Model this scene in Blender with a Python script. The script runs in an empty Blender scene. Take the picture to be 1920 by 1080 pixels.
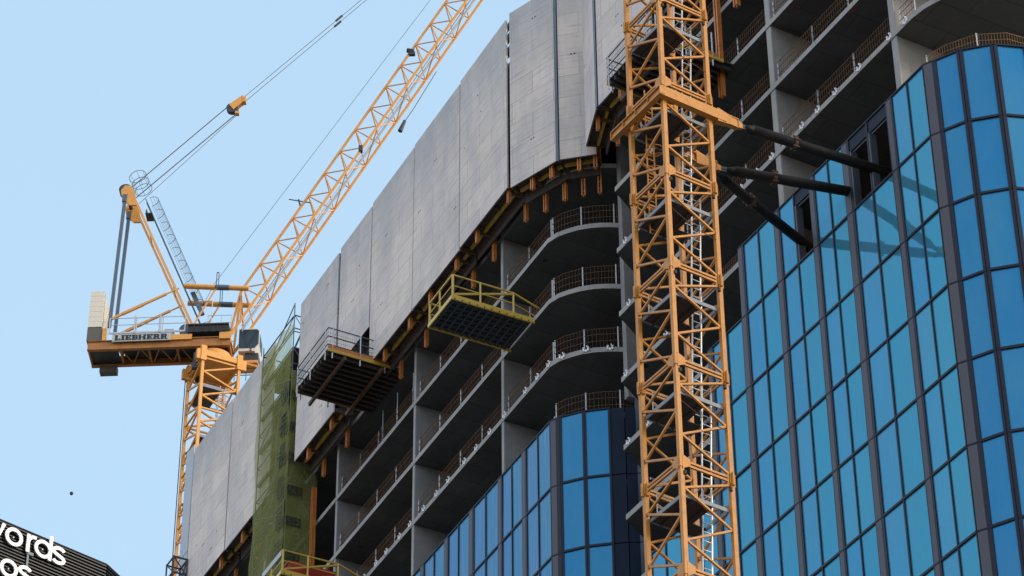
import bpy, bmesh, math, random
from mathutils import Vector, Matrix
random.seed(11)
R_ = math.radians
C = bpy.context.scene
COL = C.collection
ZV = Vector((0, 0, 1))

# ------------------------------------------------------------------ materials
def mk(name):
    m = bpy.data.materials.new(name); m.use_nodes = True
    nt = m.node_tree; b = nt.nodes['Principled BSDF']
    return m, nt, b
def N(nt, t, **k):
    n = nt.nodes.new(t)
    for a, v in k.items(): setattr(n, a, v)
    return n
def lk(nt, a, b): nt.links.new(a, b)
def ramp(nt, fac, stops):
    r = N(nt, 'ShaderNodeValToRGB'); e = r.color_ramp.elements
    while len(e) < len(stops): e.new(0.5)
    for i, (p, c) in enumerate(stops):
        e[i].position = p; e[i].color = (c[0], c[1], c[2], 1) if not isinstance(c, float) else (c, c, c, 1)
    lk(nt, fac, r.inputs[0]); return r.outputs[0]
def mixc(nt, a, b, fac, mode='MIX'):
    m = N(nt, 'ShaderNodeMix', data_type='RGBA', blend_type=mode)
    def put(s, v):
        if hasattr(v, 'is_linked'): lk(nt, v, s)
        elif isinstance(v, (int, float)): s.default_value = v
        else: s.default_value = (v[0], v[1], v[2], 1)
    put(m.inputs[0], fac); put(m.inputs[6], a); put(m.inputs[7], b)
    return m.outputs[2]
def noise(nt, vec, scale, detail=5, rough=.55):
    n = N(nt, 'ShaderNodeTexNoise'); n.inputs['Scale'].default_value = scale
    n.inputs['Detail'].default_value = detail; n.inputs['Roughness'].default_value = rough
    if vec: lk(nt, vec, n.inputs['Vector'])
    return n.outputs['Fac']
def wallcoords(nt):
    """coordinates along a wall (x), up it (y) and out of it (z), from the true normal"""
    g = N(nt, 'ShaderNodeNewGeometry')
    cr = N(nt, 'ShaderNodeVectorMath', operation='CROSS_PRODUCT'); cr.inputs[1].default_value = (0, 0, 1)
    lk(nt, g.outputs['True Normal'], cr.inputs[0])
    d = N(nt, 'ShaderNodeVectorMath', operation='DOT_PRODUCT')
    lk(nt, g.outputs['Position'], d.inputs[0]); lk(nt, cr.outputs[0], d.inputs[1])
    s = N(nt, 'ShaderNodeSeparateXYZ'); lk(nt, g.outputs['Position'], s.inputs[0])
    c = N(nt, 'ShaderNodeCombineXYZ'); lk(nt, d.outputs['Value'], c.inputs[0]); lk(nt, s.outputs[2], c.inputs[1])
    return c.outputs[0], g
def scaled(nt, vec, sx, sy, sz=1):
    m = N(nt, 'ShaderNodeMapping'); m.inputs['Scale'].default_value = (sx, sy, sz)
    lk(nt, vec, m.inputs[0]); return m.outputs[0]
def bump(nt, b, h, strength=.3, dist=.02):
    n = N(nt, 'ShaderNodeBump'); n.inputs['Strength'].default_value = strength; n.inputs['Distance'].default_value = dist
    lk(nt, h, n.inputs['Height']); lk(nt, n.outputs[0], b.inputs['Normal'])

def paint(name, col, rough=.5, dirt=None, metal=0., amount=.5, scale=2.5, spec=.5):
    """painted or bare metal: colour with patches of wear"""
    m, nt, b = mk(name)
    g = N(nt, 'ShaderNodeNewGeometry')
    f = noise(nt, g.outputs['Position'], scale, 6, .65)
    f2 = noise(nt, g.outputs['Position'], scale * 9, 3, .6)
    d = dirt or tuple(c * .45 for c in col)
    c = mixc(nt, col, d, ramp(nt, f, [(.45, 0.), (.75, amount)]))
    c = mixc(nt, c, tuple(min(1, x * 1.15) for x in col), ramp(nt, f2, [(.5, 0.), (.7, .35)]))
    lk(nt, c, b.inputs['Base Color'])
    b.inputs['Roughness'].default_value = rough; b.inputs['Metallic'].default_value = metal; b.inputs['Specular IOR Level'].default_value = spec
    return m

def concrete(name, col, dark, rough=.85):
    m, nt, b = mk(name)
    w, g = wallcoords(nt)
    p = g.outputs['Position']
    c = mixc(nt, col, dark, ramp(nt, noise(nt, p, .55, 6, .6), [(.35, 0.), (.7, .8)]))
    c = mixc(nt, c, tuple(x * 1.35 for x in col), ramp(nt, noise(nt, p, 3.1, 5, .7), [(.55, 0.), (.75, .5)]))
    c = mixc(nt, c, tuple(x * .5 for x in dark), ramp(nt, noise(nt, scaled(nt, w, 3.5, .25), 1, 4, .6), [(.55, 0.), (.8, .55)]))
    lk(nt, c, b.inputs['Base Color']); b.inputs['Roughness'].default_value = rough
    bump(nt, b, noise(nt, p, 14, 4), .25, .01)
    return m

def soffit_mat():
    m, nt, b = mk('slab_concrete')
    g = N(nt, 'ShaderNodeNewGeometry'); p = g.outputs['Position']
    col = (.088, .092, .094)  # underside darker than the edge mix: interior shade put into the colour
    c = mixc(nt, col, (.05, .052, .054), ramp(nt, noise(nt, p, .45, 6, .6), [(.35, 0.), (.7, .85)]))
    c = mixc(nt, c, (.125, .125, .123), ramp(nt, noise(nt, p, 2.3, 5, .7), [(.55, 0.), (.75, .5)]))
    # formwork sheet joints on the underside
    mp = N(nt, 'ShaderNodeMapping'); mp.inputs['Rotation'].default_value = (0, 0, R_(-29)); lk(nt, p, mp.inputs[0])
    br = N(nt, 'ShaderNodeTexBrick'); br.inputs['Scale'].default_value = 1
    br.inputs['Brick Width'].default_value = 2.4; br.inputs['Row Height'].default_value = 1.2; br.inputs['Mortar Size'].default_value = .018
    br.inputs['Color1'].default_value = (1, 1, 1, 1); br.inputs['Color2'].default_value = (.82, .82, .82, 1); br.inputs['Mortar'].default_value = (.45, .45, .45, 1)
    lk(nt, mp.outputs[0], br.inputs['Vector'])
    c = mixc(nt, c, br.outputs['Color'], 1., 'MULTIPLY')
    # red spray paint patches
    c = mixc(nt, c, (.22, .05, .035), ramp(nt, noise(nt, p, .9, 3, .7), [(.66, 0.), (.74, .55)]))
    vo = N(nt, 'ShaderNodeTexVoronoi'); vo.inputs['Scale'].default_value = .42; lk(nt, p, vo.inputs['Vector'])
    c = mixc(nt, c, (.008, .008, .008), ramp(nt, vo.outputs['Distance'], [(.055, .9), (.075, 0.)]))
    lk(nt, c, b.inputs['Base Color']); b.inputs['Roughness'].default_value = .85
    return m

def plywood_mat():
    m, nt, b = mk('screen_plywood')
    w, g = wallcoords(nt)
    br = N(nt, 'ShaderNodeTexBrick'); br.offset = .5
    br.inputs['Scale'].default_value = 1; br.inputs['Brick Width'].default_value = 2.44; br.inputs['Row Height'].default_value = 1.22
    br.inputs['Mortar Size'].default_value = .013; br.inputs['Mortar Smooth'].default_value = .6; br.inputs['Bias'].default_value = 0
    br.inputs['Color1'].default_value = (.65, .578, .52, 1); br.inputs['Color2'].default_value = (.545, .495, .452, 1); br.inputs['Mortar'].default_value = (.13, .125, .12, 1)
    lk(nt, w, br.inputs['Vector'])
    c = br.outputs['Color']
    c = mixc(nt, c, (.34, .345, .36), ramp(nt, noise(nt, scaled(nt, w, .5, .16), 1, 5, .6), [(.42, 0.), (.66, .6)]))
    c = mixc(nt, c, (.62, .565, .525), ramp(nt, noise(nt, scaled(nt, w, .8, .5), 1.7, 5, .65), [(.52, 0.), (.75, .6)]))
    sp = N(nt, 'ShaderNodeSeparateXYZ'); lk(nt, g.outputs['Position'], sp.inputs[0])
    mrz = N(nt, 'ShaderNodeMapRange', interpolation_type='SMOOTHSTEP'); mrz.inputs[1].default_value = 91.5; mrz.inputs[2].default_value = 97; lk(nt, sp.outputs[2], mrz.inputs[0])
    ml = N(nt, 'ShaderNodeMath', operation='MULTIPLY'); lk(nt, mrz.outputs[0], ml.inputs[0]); lk(nt, ramp(nt, noise(nt, scaled(nt, w, .9, .22), 1, 5, .65), [(.3, .15), (.65, .85)]), ml.inputs[1])
    c = mixc(nt, c, (.32, .345, .36), ml.outputs[0])
    grain = noise(nt, scaled(nt, w, .7, 9), 1, 6, .65)
    c = mixc(nt, c, (.27, .245, .23), ramp(nt, grain, [(.52, 0.), (.72, .75)]))
    streak = noise(nt, scaled(nt, w, 7, .35), 1, 5, .6)
    c = mixc(nt, c, (.32, .30, .29), ramp(nt, streak, [(.55, 0.), (.8, .5)]))
    lk(nt, c, b.inputs['Base Color']); b.inputs['Roughness'].default_value = .75
    bump(nt, b, grain, .25, .01)
    return m

def glass_mat(name, tint, streaks=.25, dark=(.006, .03, .06)):
    """reflective blue solar glass"""
    m, nt, b = mk(name)
    w, g = wallcoords(nt)
    oi = N(nt, 'ShaderNodeObjectInfo')
    c = mixc(nt, tint, tuple((x * y) for x, y in zip(tint, (1.35, 1.12, 1.0))), oi.outputs['Random'])
    isl = N(nt, 'ShaderNodeTexWhiteNoise', noise_dimensions='1D'); lk(nt, g.outputs['Random Per Island'], isl.inputs['W'])
    c = mixc(nt, c, (tint[0] * .75, tint[1] * 1.12, tint[2] * .92), ramp(nt, isl.outputs['Value'], [(.35, 0.), (.9, .7)]))
    lk(nt, c, b.inputs['Base Color'])
    b.inputs['Metallic'].default_value = 1.
    st = noise(nt, scaled(nt, w, 6, .22), 1, 5, .6)
    rr = N(nt, 'ShaderNodeMapRange'); rr.inputs[3].default_value = .02; rr.inputs[4].default_value = .05
    lk(nt, st, rr.inputs[0]); lk(nt, rr.outputs[0], b.inputs['Roughness'])
    body = N(nt, 'ShaderNodeBsdfDiffuse'); lk(nt, mixc(nt, (0, 0, 0), c, .72), body.inputs[0])
    mb_ = N(nt, 'ShaderNodeMixShader'); mb_.inputs[0].default_value = .62; lk(nt, b.outputs[0], mb_.inputs[1]); lk(nt, body.outputs[0], mb_.inputs[2])
    film = N(nt, 'ShaderNodeBsdfDiffuse'); film.inputs[0].default_value = (.30, .40, .55, 1)
    mx = N(nt, 'ShaderNodeMixShader')
    lk(nt, ramp(nt, st, [(.48, .015), (.8, streaks)]), mx.inputs[0])
    lk(nt, mb_.outputs[0], mx.inputs[1]); lk(nt, film.outputs[0], mx.inputs[2])
    # uneven paler blue layer over large areas
    mx2 = N(nt, 'ShaderNodeMixShader'); blue_film = N(nt, 'ShaderNodeBsdfDiffuse'); blue_film.inputs[0].default_value = (.16, .30, .40, 1)
    lk(nt, ramp(nt, noise(nt, scaled(nt, w, .35, .22), 1, 5, .6), [(.35, 0.), (.72, .22)]), mx2.inputs[0]); lk(nt, mx.outputs[0], mx2.inputs[1]); lk(nt, blue_film.outputs[0], mx2.inputs[2])
    lk(nt, mx2.outputs[0], nt.nodes['Material Output'].inputs[0])
    wv = noise(nt, g.outputs['Position'], .6, 2, .5); bump(nt, b, wv, .02, .05)
    return m

def net_mat():
    m, nt, b = mk('debris_netting')
    w, g = wallcoords(nt)
    f = noise(nt, scaled(nt, w, 1.6, .35), 1, 6, .65)
    c = mixc(nt, (.23, .25, .06), (.35, .37, .12), ramp(nt, f, [(.3, 0.), (.75, 1.)]))
    lk(nt, c, b.inputs['Base Color']); b.inputs['Roughness'].default_value = .9
    bump(nt, b, noise(nt, scaled(nt, w, 2.5, .35), 1, 4, .5), .5, .06)
    tr = N(nt, 'ShaderNodeBsdfTransparent'); tl = N(nt, 'ShaderNodeBsdfTranslucent'); lk(nt, c, tl.inputs[0])
    m1 = N(nt, 'ShaderNodeMixShader'); m1.inputs[0].default_value = .3
    lk(nt, b.outputs[0], m1.inputs[1]); lk(nt, tl.outputs[0], m1.inputs[2])
    m2 = N(nt, 'ShaderNodeMixShader')
    lk(nt, ramp(nt, noise(nt, scaled(nt, w, 1.2, .4), 1, 3, .5), [(.3, .38), (.75, .55)]), m2.inputs[0])
    lk(nt, m1.outputs[0], m2.inputs[1]); lk(nt, tr.outputs[0], m2.inputs[2])
    lk(nt, m2.outputs[0], nt.nodes['Material Output'].inputs[0])
    return m

def perforated_mat():
    m, nt, b = mk('perforated_grey_panel')
    w, g = wallcoords(nt)
    v = N(nt, 'ShaderNodeTexVoronoi'); v.inputs['Scale'].default_value = 22; v.inputs['Randomness'].default_value = .2
    lk(nt, w, v.inputs['Vector'])
    c = ramp(nt, v.outputs['Distance'], [(.25, (.035, .04, .055)), (.45, (.058, .065, .085))])
    lk(nt, c, b.inputs['Base Color']); b.inputs['Roughness'].default_value = .55; b.inputs['Metallic'].default_value = .2
    return m

M = {}
M['orange'] = paint('crane_orange_paint', (.46, .19, .021), .5, (.24, .10, .02), amount=.7, scale=3.5)
M['orange_far'] = paint('crane_yellow_paint', (.64, .30, .06), .45, (.33, .14, .03), amount=.4, scale=1.5)
M['endmetal'] = paint('pale_blue_grey_sheet', (.36, .41, .45), .6, (.28, .32, .36), amount=.4, scale=.8)
M['angle'] = paint('grey_steel_angle', (.20, .225, .25), .6, (.12, .13, .15))
M['girder'] = paint('brown_girder_paint', (.34, .135, .024), .5, (.14, .055, .015), amount=.7)  # crane paint darkened: shade on the deck sides is in the colour
M['rail'] = paint('orange_rail_paint', (.46, .15, .022), .5, (.16, .06, .02), amount=.7)
M['beam_yellow'] = paint('yellow_timber_beam', (.50, .33, .05), .6, (.22, .13, .03), amount=.6)
M['plat_yellow'] = paint('yellow_rail_paint', (.55, .38, .06), .45, (.3, .2, .04), amount=.4)
M['galv'] = paint('galvanised_steel', (.42, .44, .46), .45, (.25, .26, .28), metal=.35)
M['alu'] = paint('aluminium_ladder', (.50, .51, .52), .35, (.4, .4, .4), metal=.3)
M['dark'] = paint('dark_steel', (.035, .04, .047), .5, (.02, .02, .022), metal=.2)
M['bluesteel'] = paint('blue_grey_steel', (.085, .115, .15), .45, (.05, .065, .08), metal=.3)
M['mullion'] = paint('dark_window_aluminium', (.009, .014, .03), .5, (.006, .009, .018), spec=.2)
M['navy'] = paint('navy_cladding', (.004, .014, .034), .5, (.003, .009, .02), spec=.12)
M['strut'] = paint('black_tie_tube', (.012, .010, .0095), .6, (.03, .019, .013), amount=.7, spec=.25)
M['rust'] = paint('rusty_mesh', (.22, .11, .03), .8, (.08, .04, .02), amount=.8)  # brighter copy for the nose guard, sunlight put into the colour
M['brown'] = paint('brown_formwork', (.10, .055, .032), .75, (.045, .028, .02), amount=.8)
M['darkply'] = paint('dark_plywood', (.055, .04, .034), .8, (.02, .018, .017), amount=.8)
M['rubber'] = paint('black_platform_underside', (.045, .052, .062), .6, (.02, .022, .026))
M['white'] = paint('white_bracket_paint', (.72, .74, .76), .5, (.5, .5, .5), amount=.3)
M['cw'] = paint('pale_counterweight', (.62, .58, .50), .7, (.5, .47, .41), amount=.4, scale=1.)
M['grime'] = paint('grimy_dark_concrete', (.10, .095, .085), .8, (.06, .058, .055))  # on the ballast block this dark tone stands in for shadow
M['rope'] = paint('steel_rope', (.05, .055, .06), .5, (.03, .03, .03))
M['red'] = paint('red_paint', (.42, .03, .02), .5, (.22, .02, .015))
M['column'] = concrete('column_concrete', (.235, .235, .23), (.14, .14, .14))
M['core'] = concrete('core_concrete', (.05, .05, .05), (.03, .03, .03))  # near-black so the open floors look shaded
M['rustdark'] = paint('dark_rusty_mesh', (.12, .058, .02), .85, (.05, .025, .014), amount=.8)  # same mesh darkened: shade put into the colour
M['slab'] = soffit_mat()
M['edge'] = concrete('slab_edge_concrete', (.31, .31, .30), (.20, .20, .195))  # edges, tops and fin ends paler than the soffit: daylight in the colour
M['ply'] = plywood_mat()
M['glassR'] = glass_mat('blue_glass', (.05, .305, .53), .10)
M['glassL'] = glass_mat('streaked_blue_glass', (.06, .235, .47), .40)
M['glassN'] = glass_mat('deep_blue_glass', (.026, .20, .42), .04)
M['cabglass'] = glass_mat('cab_glass', (.035, .042, .055), .03)
M['net'] = net_mat()
M['perf'] = perforated_mat()
M['cream'] = paint('cream_cab_paint', (.66, .63, .56), .4, (.5, .47, .42), amount=.3)
M['black'] = paint('black_lettering', (.01, .01, .011), .6, (.008, .008, .008))
M['sign'] = paint('pale_grey_sign', (.36, .40, .40), .5, (.30, .33, .33))
M['letter'] = paint('white_letter_paint', (.86, .86, .85), .4, (.8, .8, .8), amount=.15)
M['slat'] = paint('black_metal_slat', (.035, .036, .04), .32, (.025, .025, .028), metal=.5)
M['backing'] = paint('black_backing', (.006, .006, .007), .9, (.005, .005, .005))
M['ground'] = concrete('street_ground', (.20, .18, .15), (.13, .12, .10))
M['print'] = paint('dark_net_print', (.018, .026, .02), .9, (.012, .016, .014))
M['hazard'] = paint('orange_cloth', (.75, .12, .04), .8, (.5, .08, .03))

# ------------------------------------------------------------------ mesh building
class Frame:
    """plan frame: s along, t outward"""
    def __init__(s, o, d, n): s.o = Vector((o[0], o[1], 0)); s.d = Vector((d[0], d[1], 0)); s.n = Vector((n[0], n[1], 0))
    def __call__(s, a, b, z): return s.o + s.d * a + s.n * b + ZV * z
def diraz(a): a = R_(a); return (math.sin(a), math.cos(a))
def face_frame(o, az):
    d = diraz(az); return Frame(o, d, (-d[1], d[0]))
FL = face_frame((-.41216, 106.99921), -27)       # long facade of the far wing
FR = face_frame((10.08153, 89.63483), -29.8)     # long facade of the near wing

class MB:
    def __init__(s): s.v = []; s.f = []; s.m = []
    def add(s, vs, fs, m=0):
        k = len(s.v); s.v += [Vector(v) for v in vs]
        for f in fs: s.f.append([i + k for i in f]); s.m.append(m)
        return s
    def hexa(s, c, m=0):
        return s.add(c, [(0, 3, 2, 1), (4, 5, 6, 7), (0, 1, 5, 4), (1, 2, 6, 5), (2, 3, 7, 6), (3, 0, 4, 7)], m)
    def box(s, F, a0, a1, b0, b1, z0, z1, m=0):
        return s.hexa([F(a0, b0, z0), F(a1, b0, z0), F(a1, b1, z0), F(a0, b1, z0), F(a0, b0, z1), F(a1, b0, z1), F(a1, b1, z1), F(a0, b1, z1)], m)
    def prism(s, pts, z0, z1, m=0, ms=None):
        n = len(pts)
        vs = [Vector((p[0], p[1], z0)) for p in pts] + [Vector((p[0], p[1], z1)) for p in pts]
        s.add(vs, [list(range(n))[::-1]], m); s.f.append([len(s.v) - n + i for i in range(n)]); s.m.append(m if ms is None else ms); k = len(s.v) - 2 * n
        for i in range(n): s.f.append([k + x for x in (i, (i + 1) % n, n + (i + 1) % n, n + i)]); s.m.append(m if ms is None else ms)
        return s
    def plate(s, pts, vec, m=0):
        n = len(pts); vec = Vector(vec)
        vs = [Vector(p) for p in pts] + [Vector(p) + vec for p in pts]
        fs = [list(range(n))[::-1], list(range(n, 2 * n))] + [(i, (i + 1) % n, n + (i + 1) % n, n + i) for i in range(n)]
        return s.add(vs, fs, m)
    def bar(s, p, q, w, h, up=None, m=0):
        p = Vector(p); q = Vector(q); d = (q - p).normalized(); u = Vector(up) if up is not None else ZV
        x = d.cross(u)
        if x.length < 1e-4: x = d.cross(Vector((1, 0, 0)))
        x.normalize(); y = x.cross(d).normalized(); x *= w / 2; y *= h / 2
        return s.hexa([p - x - y, p + x - y, p + x + y, p - x + y, q - x - y, q + x - y, q + x + y, q - x + y], m)
    def tube(s, p, q, r, n=8, m=0, r2=None):
        p = Vector(p); q = Vector(q); d = (q - p).normalized()
        x = d.cross(ZV)
        if x.length < 1e-3: x = d.cross(Vector((1, 0, 0)))
        x.normalize(); y = d.cross(x); r2 = r if r2 is None else r2
        a = [(math.cos(2 * math.pi * i / n), math.sin(2 * math.pi * i / n)) for i in range(n)]
        vs = [p + x * (c * r) + y * (t * r) for c, t in a] + [q + x * (c * r2) + y * (t * r2) for c, t in a]
        return s.add(vs, [list(range(n))[::-1], list(range(n, 2 * n))] + [(i, (i + 1) % n, n + (i + 1) % n, n + i) for i in range(n)], m)
    def path(s, pts, r, n=5, m=0):
        for a, b in zip(pts, pts[1:]): s.tube(a, b, r, n, m)
        return s
    def ring(s, c, ax, ay, r, th, n=20, m=0, a0=0, a1=360):
        c = Vector(c); ax = Vector(ax); ay = Vector(ay)
        pts = [c + ax * (r * math.cos(R_(a0 + (a1 - a0) * i / n))) + ay * (r * math.sin(R_(a0 + (a1 - a0) * i / n))) for i in range(n + 1)]
        return s.path(pts, th, 5, m)
    def ribbon(s, pts, w, o, ex, ey, en, depth, closed=False, m=0):
        """a stroke of width w along 2-D points, extruded: used for lettering"""
        n = len(pts); L = []; Rr = []
        for i in range(n):
            a = pts[i - 1] if (i > 0 or closed) else pts[i]; b = pts[(i + 1) % n] if (i < n - 1 or closed) else pts[i]
            dx, dy = b[0] - a[0], b[1] - a[1]; l = math.hypot(dx, dy) or 1
            nx, ny = -dy / l * w / 2, dx / l * w / 2
            L.append((pts[i][0] + nx, pts[i][1] + ny)); Rr.append((pts[i][0] - nx, pts[i][1] - ny))
        P = lambda q, d: o + ex * q[0] + ey * q[1] + en * d
        k = n if closed else n - 1
        for i in range(k):
            j = (i + 1) % n
            s.hexa([P(L[i], 0), P(Rr[i], 0), P(Rr[j], 0), P(L[j], 0), P(L[i], depth), P(Rr[i], depth), P(Rr[j], depth), P(L[j], depth)], m)
        return s
    def build(s, name, mats, parent=None, smooth=False):
        off = Vector(parent['base']) if parent and 'base' in parent else Vector((0, 0, 0))
        me = bpy.data.meshes.new(name)
        me.from_pydata([tuple(v - off) for v in s.v], [], s.f)
        if not isinstance(mats, (list, tuple)): mats = [mats]
        for x in mats: me.materials.append(x)
        me.polygons.foreach_set('material_index', s.m)
        bm = bmesh.new(); bm.from_mesh(me); bmesh.ops.recalc_face_normals(bm, faces=bm.faces); bm.to_mesh(me); bm.free()
        if smooth:
            for p in me.polygons: p.use_smooth = True
        o = bpy.data.objects.new(name, me); COL.objects.link(o)
        if parent:
            o.parent = parent
            if 'base' in parent: o['base'] = parent['base']
        return o

def tag(o, label, cat, group=None):
    o['label'] = label; o['category'] = cat
    if group: o['group'] = group
    return o
def thing(name, base, label, cat, group=None):
    o = bpy.data.objects.new(name, None); COL.objects.link(o)
    o.location = base; o['base'] = tuple(base); o.empty_display_size = .3
    return tag(o, label, cat, group)
ORD = ['first', 'second', 'third', 'fourth', 'fifth', 'sixth', 'seventh', 'eighth', 'ninth', 'tenth', 'eleventh', 'twelfth', 'thirteenth']

# ------------------------------------------------------------------ ground
g = MB(); g.add([(-4000, -4000, 0), (4000, -4000, 0), (4000, 4000, 0), (-4000, 4000, 0)], [(0, 1, 2, 3)])
go = g.build('ground', M['ground']); go['kind'] = 'structure'

# ------------------------------------------------------------------ the unfinished tower
FH = 3.265
def zf(k): return 77.05 + FH * k
tower = thing('unfinished_tower', tuple(FR(3, -6, 0)), 'grey concrete tower under construction, open floors above blue glass', 'building')
OUT_L = [(36, .05), (-4.4, .05), (-4.95, -.12), (-5.35, -.38), (-5.75, -.7), (-6.1, -1.1), (-6.35, -1.48), (-6.56, -1.9), (-6.72, -2.3), (-6.82, -2.75), (-6.85, -3.3), (-6.85, -13), (36, -13)]
OUT_R = [(11.6, 0), (-8.7, 0), (-9.3, -.08), (-9.8, -.24), (-10.4, -.5), (-10.9, -.9), (-11.3, -1.4), (-11.58, -2.0), (-11.72, -2.7), (-11.75, -3.6), (-11.75, -12), (12.7, -12), (12.7, -1.9)]
def plan(F, pts): return [tuple(F(a, b, 0))[:2] for a, b in pts]
for k in range(-6, 6):
    z = zf(k)
    if k >= -2: MB().prism(plan(FL, OUT_L), z - .12, z + .12, 0, 1).build('floor_slab', [M['slab'], M['edge']], tower)  # pale top face is there to bounce light onto the soffit above
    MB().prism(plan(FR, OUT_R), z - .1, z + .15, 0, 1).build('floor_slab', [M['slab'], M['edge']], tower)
# fin walls carrying the slabs
def fin(F, s, t0, t1, z0, z1, th=.24):
    b = MB().box(F, s - th / 2, s + th / 2, t1, t0, z0, z1)
    b.box(F, s - th / 2 - .004, s + th / 2 + .004, t0 - .05, t0 + .004, z0, z1, 1)
    return b.build('fin_wall', [M['column'], M['edge']], tower)
for s in (0, 8.9, 17.6, 26.5, 35.5): fin(FL, s, 0.02, -5.5, 66, 95, .2)
for s in (.03, -7.55): fin(FR, s, -.04, -5.0, 68, 95, .3)
# column at the re-entrant corner
MB().box(FL, -6.98, -6.66, -2.95, -2.15, 74.5, 95).build('column', M['column'], tower)
# added dark back walls that keep sky light out of the floors
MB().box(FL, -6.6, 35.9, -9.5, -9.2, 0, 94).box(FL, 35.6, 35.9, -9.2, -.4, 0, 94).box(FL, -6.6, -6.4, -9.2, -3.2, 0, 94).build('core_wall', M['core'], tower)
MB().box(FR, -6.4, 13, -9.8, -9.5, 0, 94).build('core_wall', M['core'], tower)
# small black anchor pads under the slabs
for F, ss in ((FL, (-4.2, 3.1, 5.9, 12.2)), (FR, (-10.2, -8.8, -5.6, -2.9, -.9, 3.3))):
    pass

# --- curtain wall
def window(p, q, z0, z1, layout, glass, name='window', depth=.16):
    """a storey-high curtain wall unit from plan point p to q; layout lists (kind, x0, x1) as fractions"""
    p = Vector((p[0], p[1], 0)); q = Vector((q[0], q[1], 0)); d = q - p; W = d.length; d.normalize()
    F = Frame(p, d, (-d[1], d[0]))          # normal flips outward below
    if (F.n.dot(-p)) < 0: F = Frame(p, d, (d[1], -d[0]))
    fr = MB(); pn = MB(); n = 0
    fr.box(F, 0, W, -.02, .075, z1 - .062, z1, 0)          # top transom with its groove
    fr.box(F, 0, W, -.02, .06, z0, z0 + .045, 0)
    fr.box(F, 0, W, -.06, -.045, z0 + .045, z1 - .062, 2)   # dark back pan
    for kind, a, b in layout:
        a *= W; b *= W
        if kind == 'strip': fr.box(F, a, b, -.02, .07, z0 + .004, z1 - .08, 1)
        elif kind == 'bar': fr.box(F, a, b, -.02, .065, z0 + .045, z1 - .062, 0)
        elif kind == 'pane':
            j = random.uniform(-.006, .006); j2 = random.uniform(-.006, .006)
            zz0, zz1 = z0 + .045, z1 - .062
            pn.hexa([F(a, 0, zz0), F(b, 0, zz0), F(b, .02 + j, zz0), F(a, .02, zz0), F(a, 0, zz1), F(b, 0, zz1), F(b, .02 + j + j2, zz1), F(a, .02 + j2, zz1)]); n += 1
        elif kind == 'void':     # a pane left out: header band and reveal only
            fr.box(F, a, b, -.04, .03, z1 - .62, z1 - .08, 3)
            fr.box(F, a, a + .09, -.25, .05, z0 + .045, z1 - .62, 1)
    if any(k == 'void' for k, _, _ in layout):
        fr.v = fr.v; keep = [i for i, m in enumerate(fr.m) if m != 2]
        fr.f = [fr.f[i] for i in keep]; fr.m = [fr.m[i] for i in keep]
        if n:
            for kind, a, b in layout:
                if kind == 'pane': fr.box(F, a * W, b * W, -.06, -.045, z0 + .045, z1 - .062, 2)
    w = fr.build(name, [M['mullion'], M['perf'], M['backing'], M['navy']], tower)
    if n: pn.build('pane', glass, w)
    return w
GT = 74.03; GH = 3.245
BAY = [('strip', 0, .105), ('bar', .105, .15), ('pane', .15, .537), ('bar', .537, .565), ('pane', .565, .98), ('bar', .98, 1)]
def bay(v1=True, v2=True, sw=.105):
    a = [('strip', 0, sw), ('bar', sw, sw + .045), ('pane' if v1 else 'void', sw + .045, .537), ('bar', .537, .565), ('pane' if v2 else 'void', .565, .98), ('bar', .98, 1)]
    return a
RS = [14.5, 12.1, 9.7, 7.3, 4.9, 2.5, .05, -2.28, -4.4, -7.2, -9.43]
def pt(F, s, t): return tuple(F(s, t, 0))[:2]
for i in range(1, len(RS) - 1):
    for k in range(8):
        if RS[i] > 10 and k < 4: continue
        if RS[i] > 7 and k < 3: continue
        if RS[i] > 4 and k < 1: continue
        lay = bay()
        if k == 0 and RS[i] == -4.4: lay = bay(False, False)
        if k == 0 and RS[i] == .05: lay = bay(True, False)
        window(pt(FR, RS[i], .3), pt(FR, RS[i + 1], .3), GT - GH * (k + 1), GT - GH * k, lay, M['glassR'])
NOSE_R = [(-9.43, .3), (-9.77, .12), (-10.66, -.33), (-11.49, -1.17), (-11.93, -2.28), (-12.05, -3.6), (-12.05, -5.2)]
for k in range(8):
    z1 = GT - GH * k; z0 = z1 - GH
    pp = [pt(FR, *a) for a in NOSE_R]
    window(pp[0], pp[1], z0, z1, [('strip', 0, .86), ('bar', .86, 1)], M['glassN'], 'corner_panel')
    for a, b in zip(pp[1:], pp[2:]):
        window(a, b, z0, z1, [('bar', 0, .11), ('pane', .11, .9), ('bar', .9, 1)], M['glassN'], 'corner_window')
LS = [14.85, 12.45, 10.05, 7.6, 5.2, 2.8, .05, -2.12, -4.62]
for i in range(len(LS) - 1):
    for k in range(4):
        window(pt(FL, LS[i], .16), pt(FL, LS[i + 1], .16), GT - GH * (k + 1), GT - GH * k, bay(), M['glassL'])
NOSE_L = [(-4.62, .16), (-5.03, -.04), (-5.83, -.72), (-6.48, -1.55)]
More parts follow.
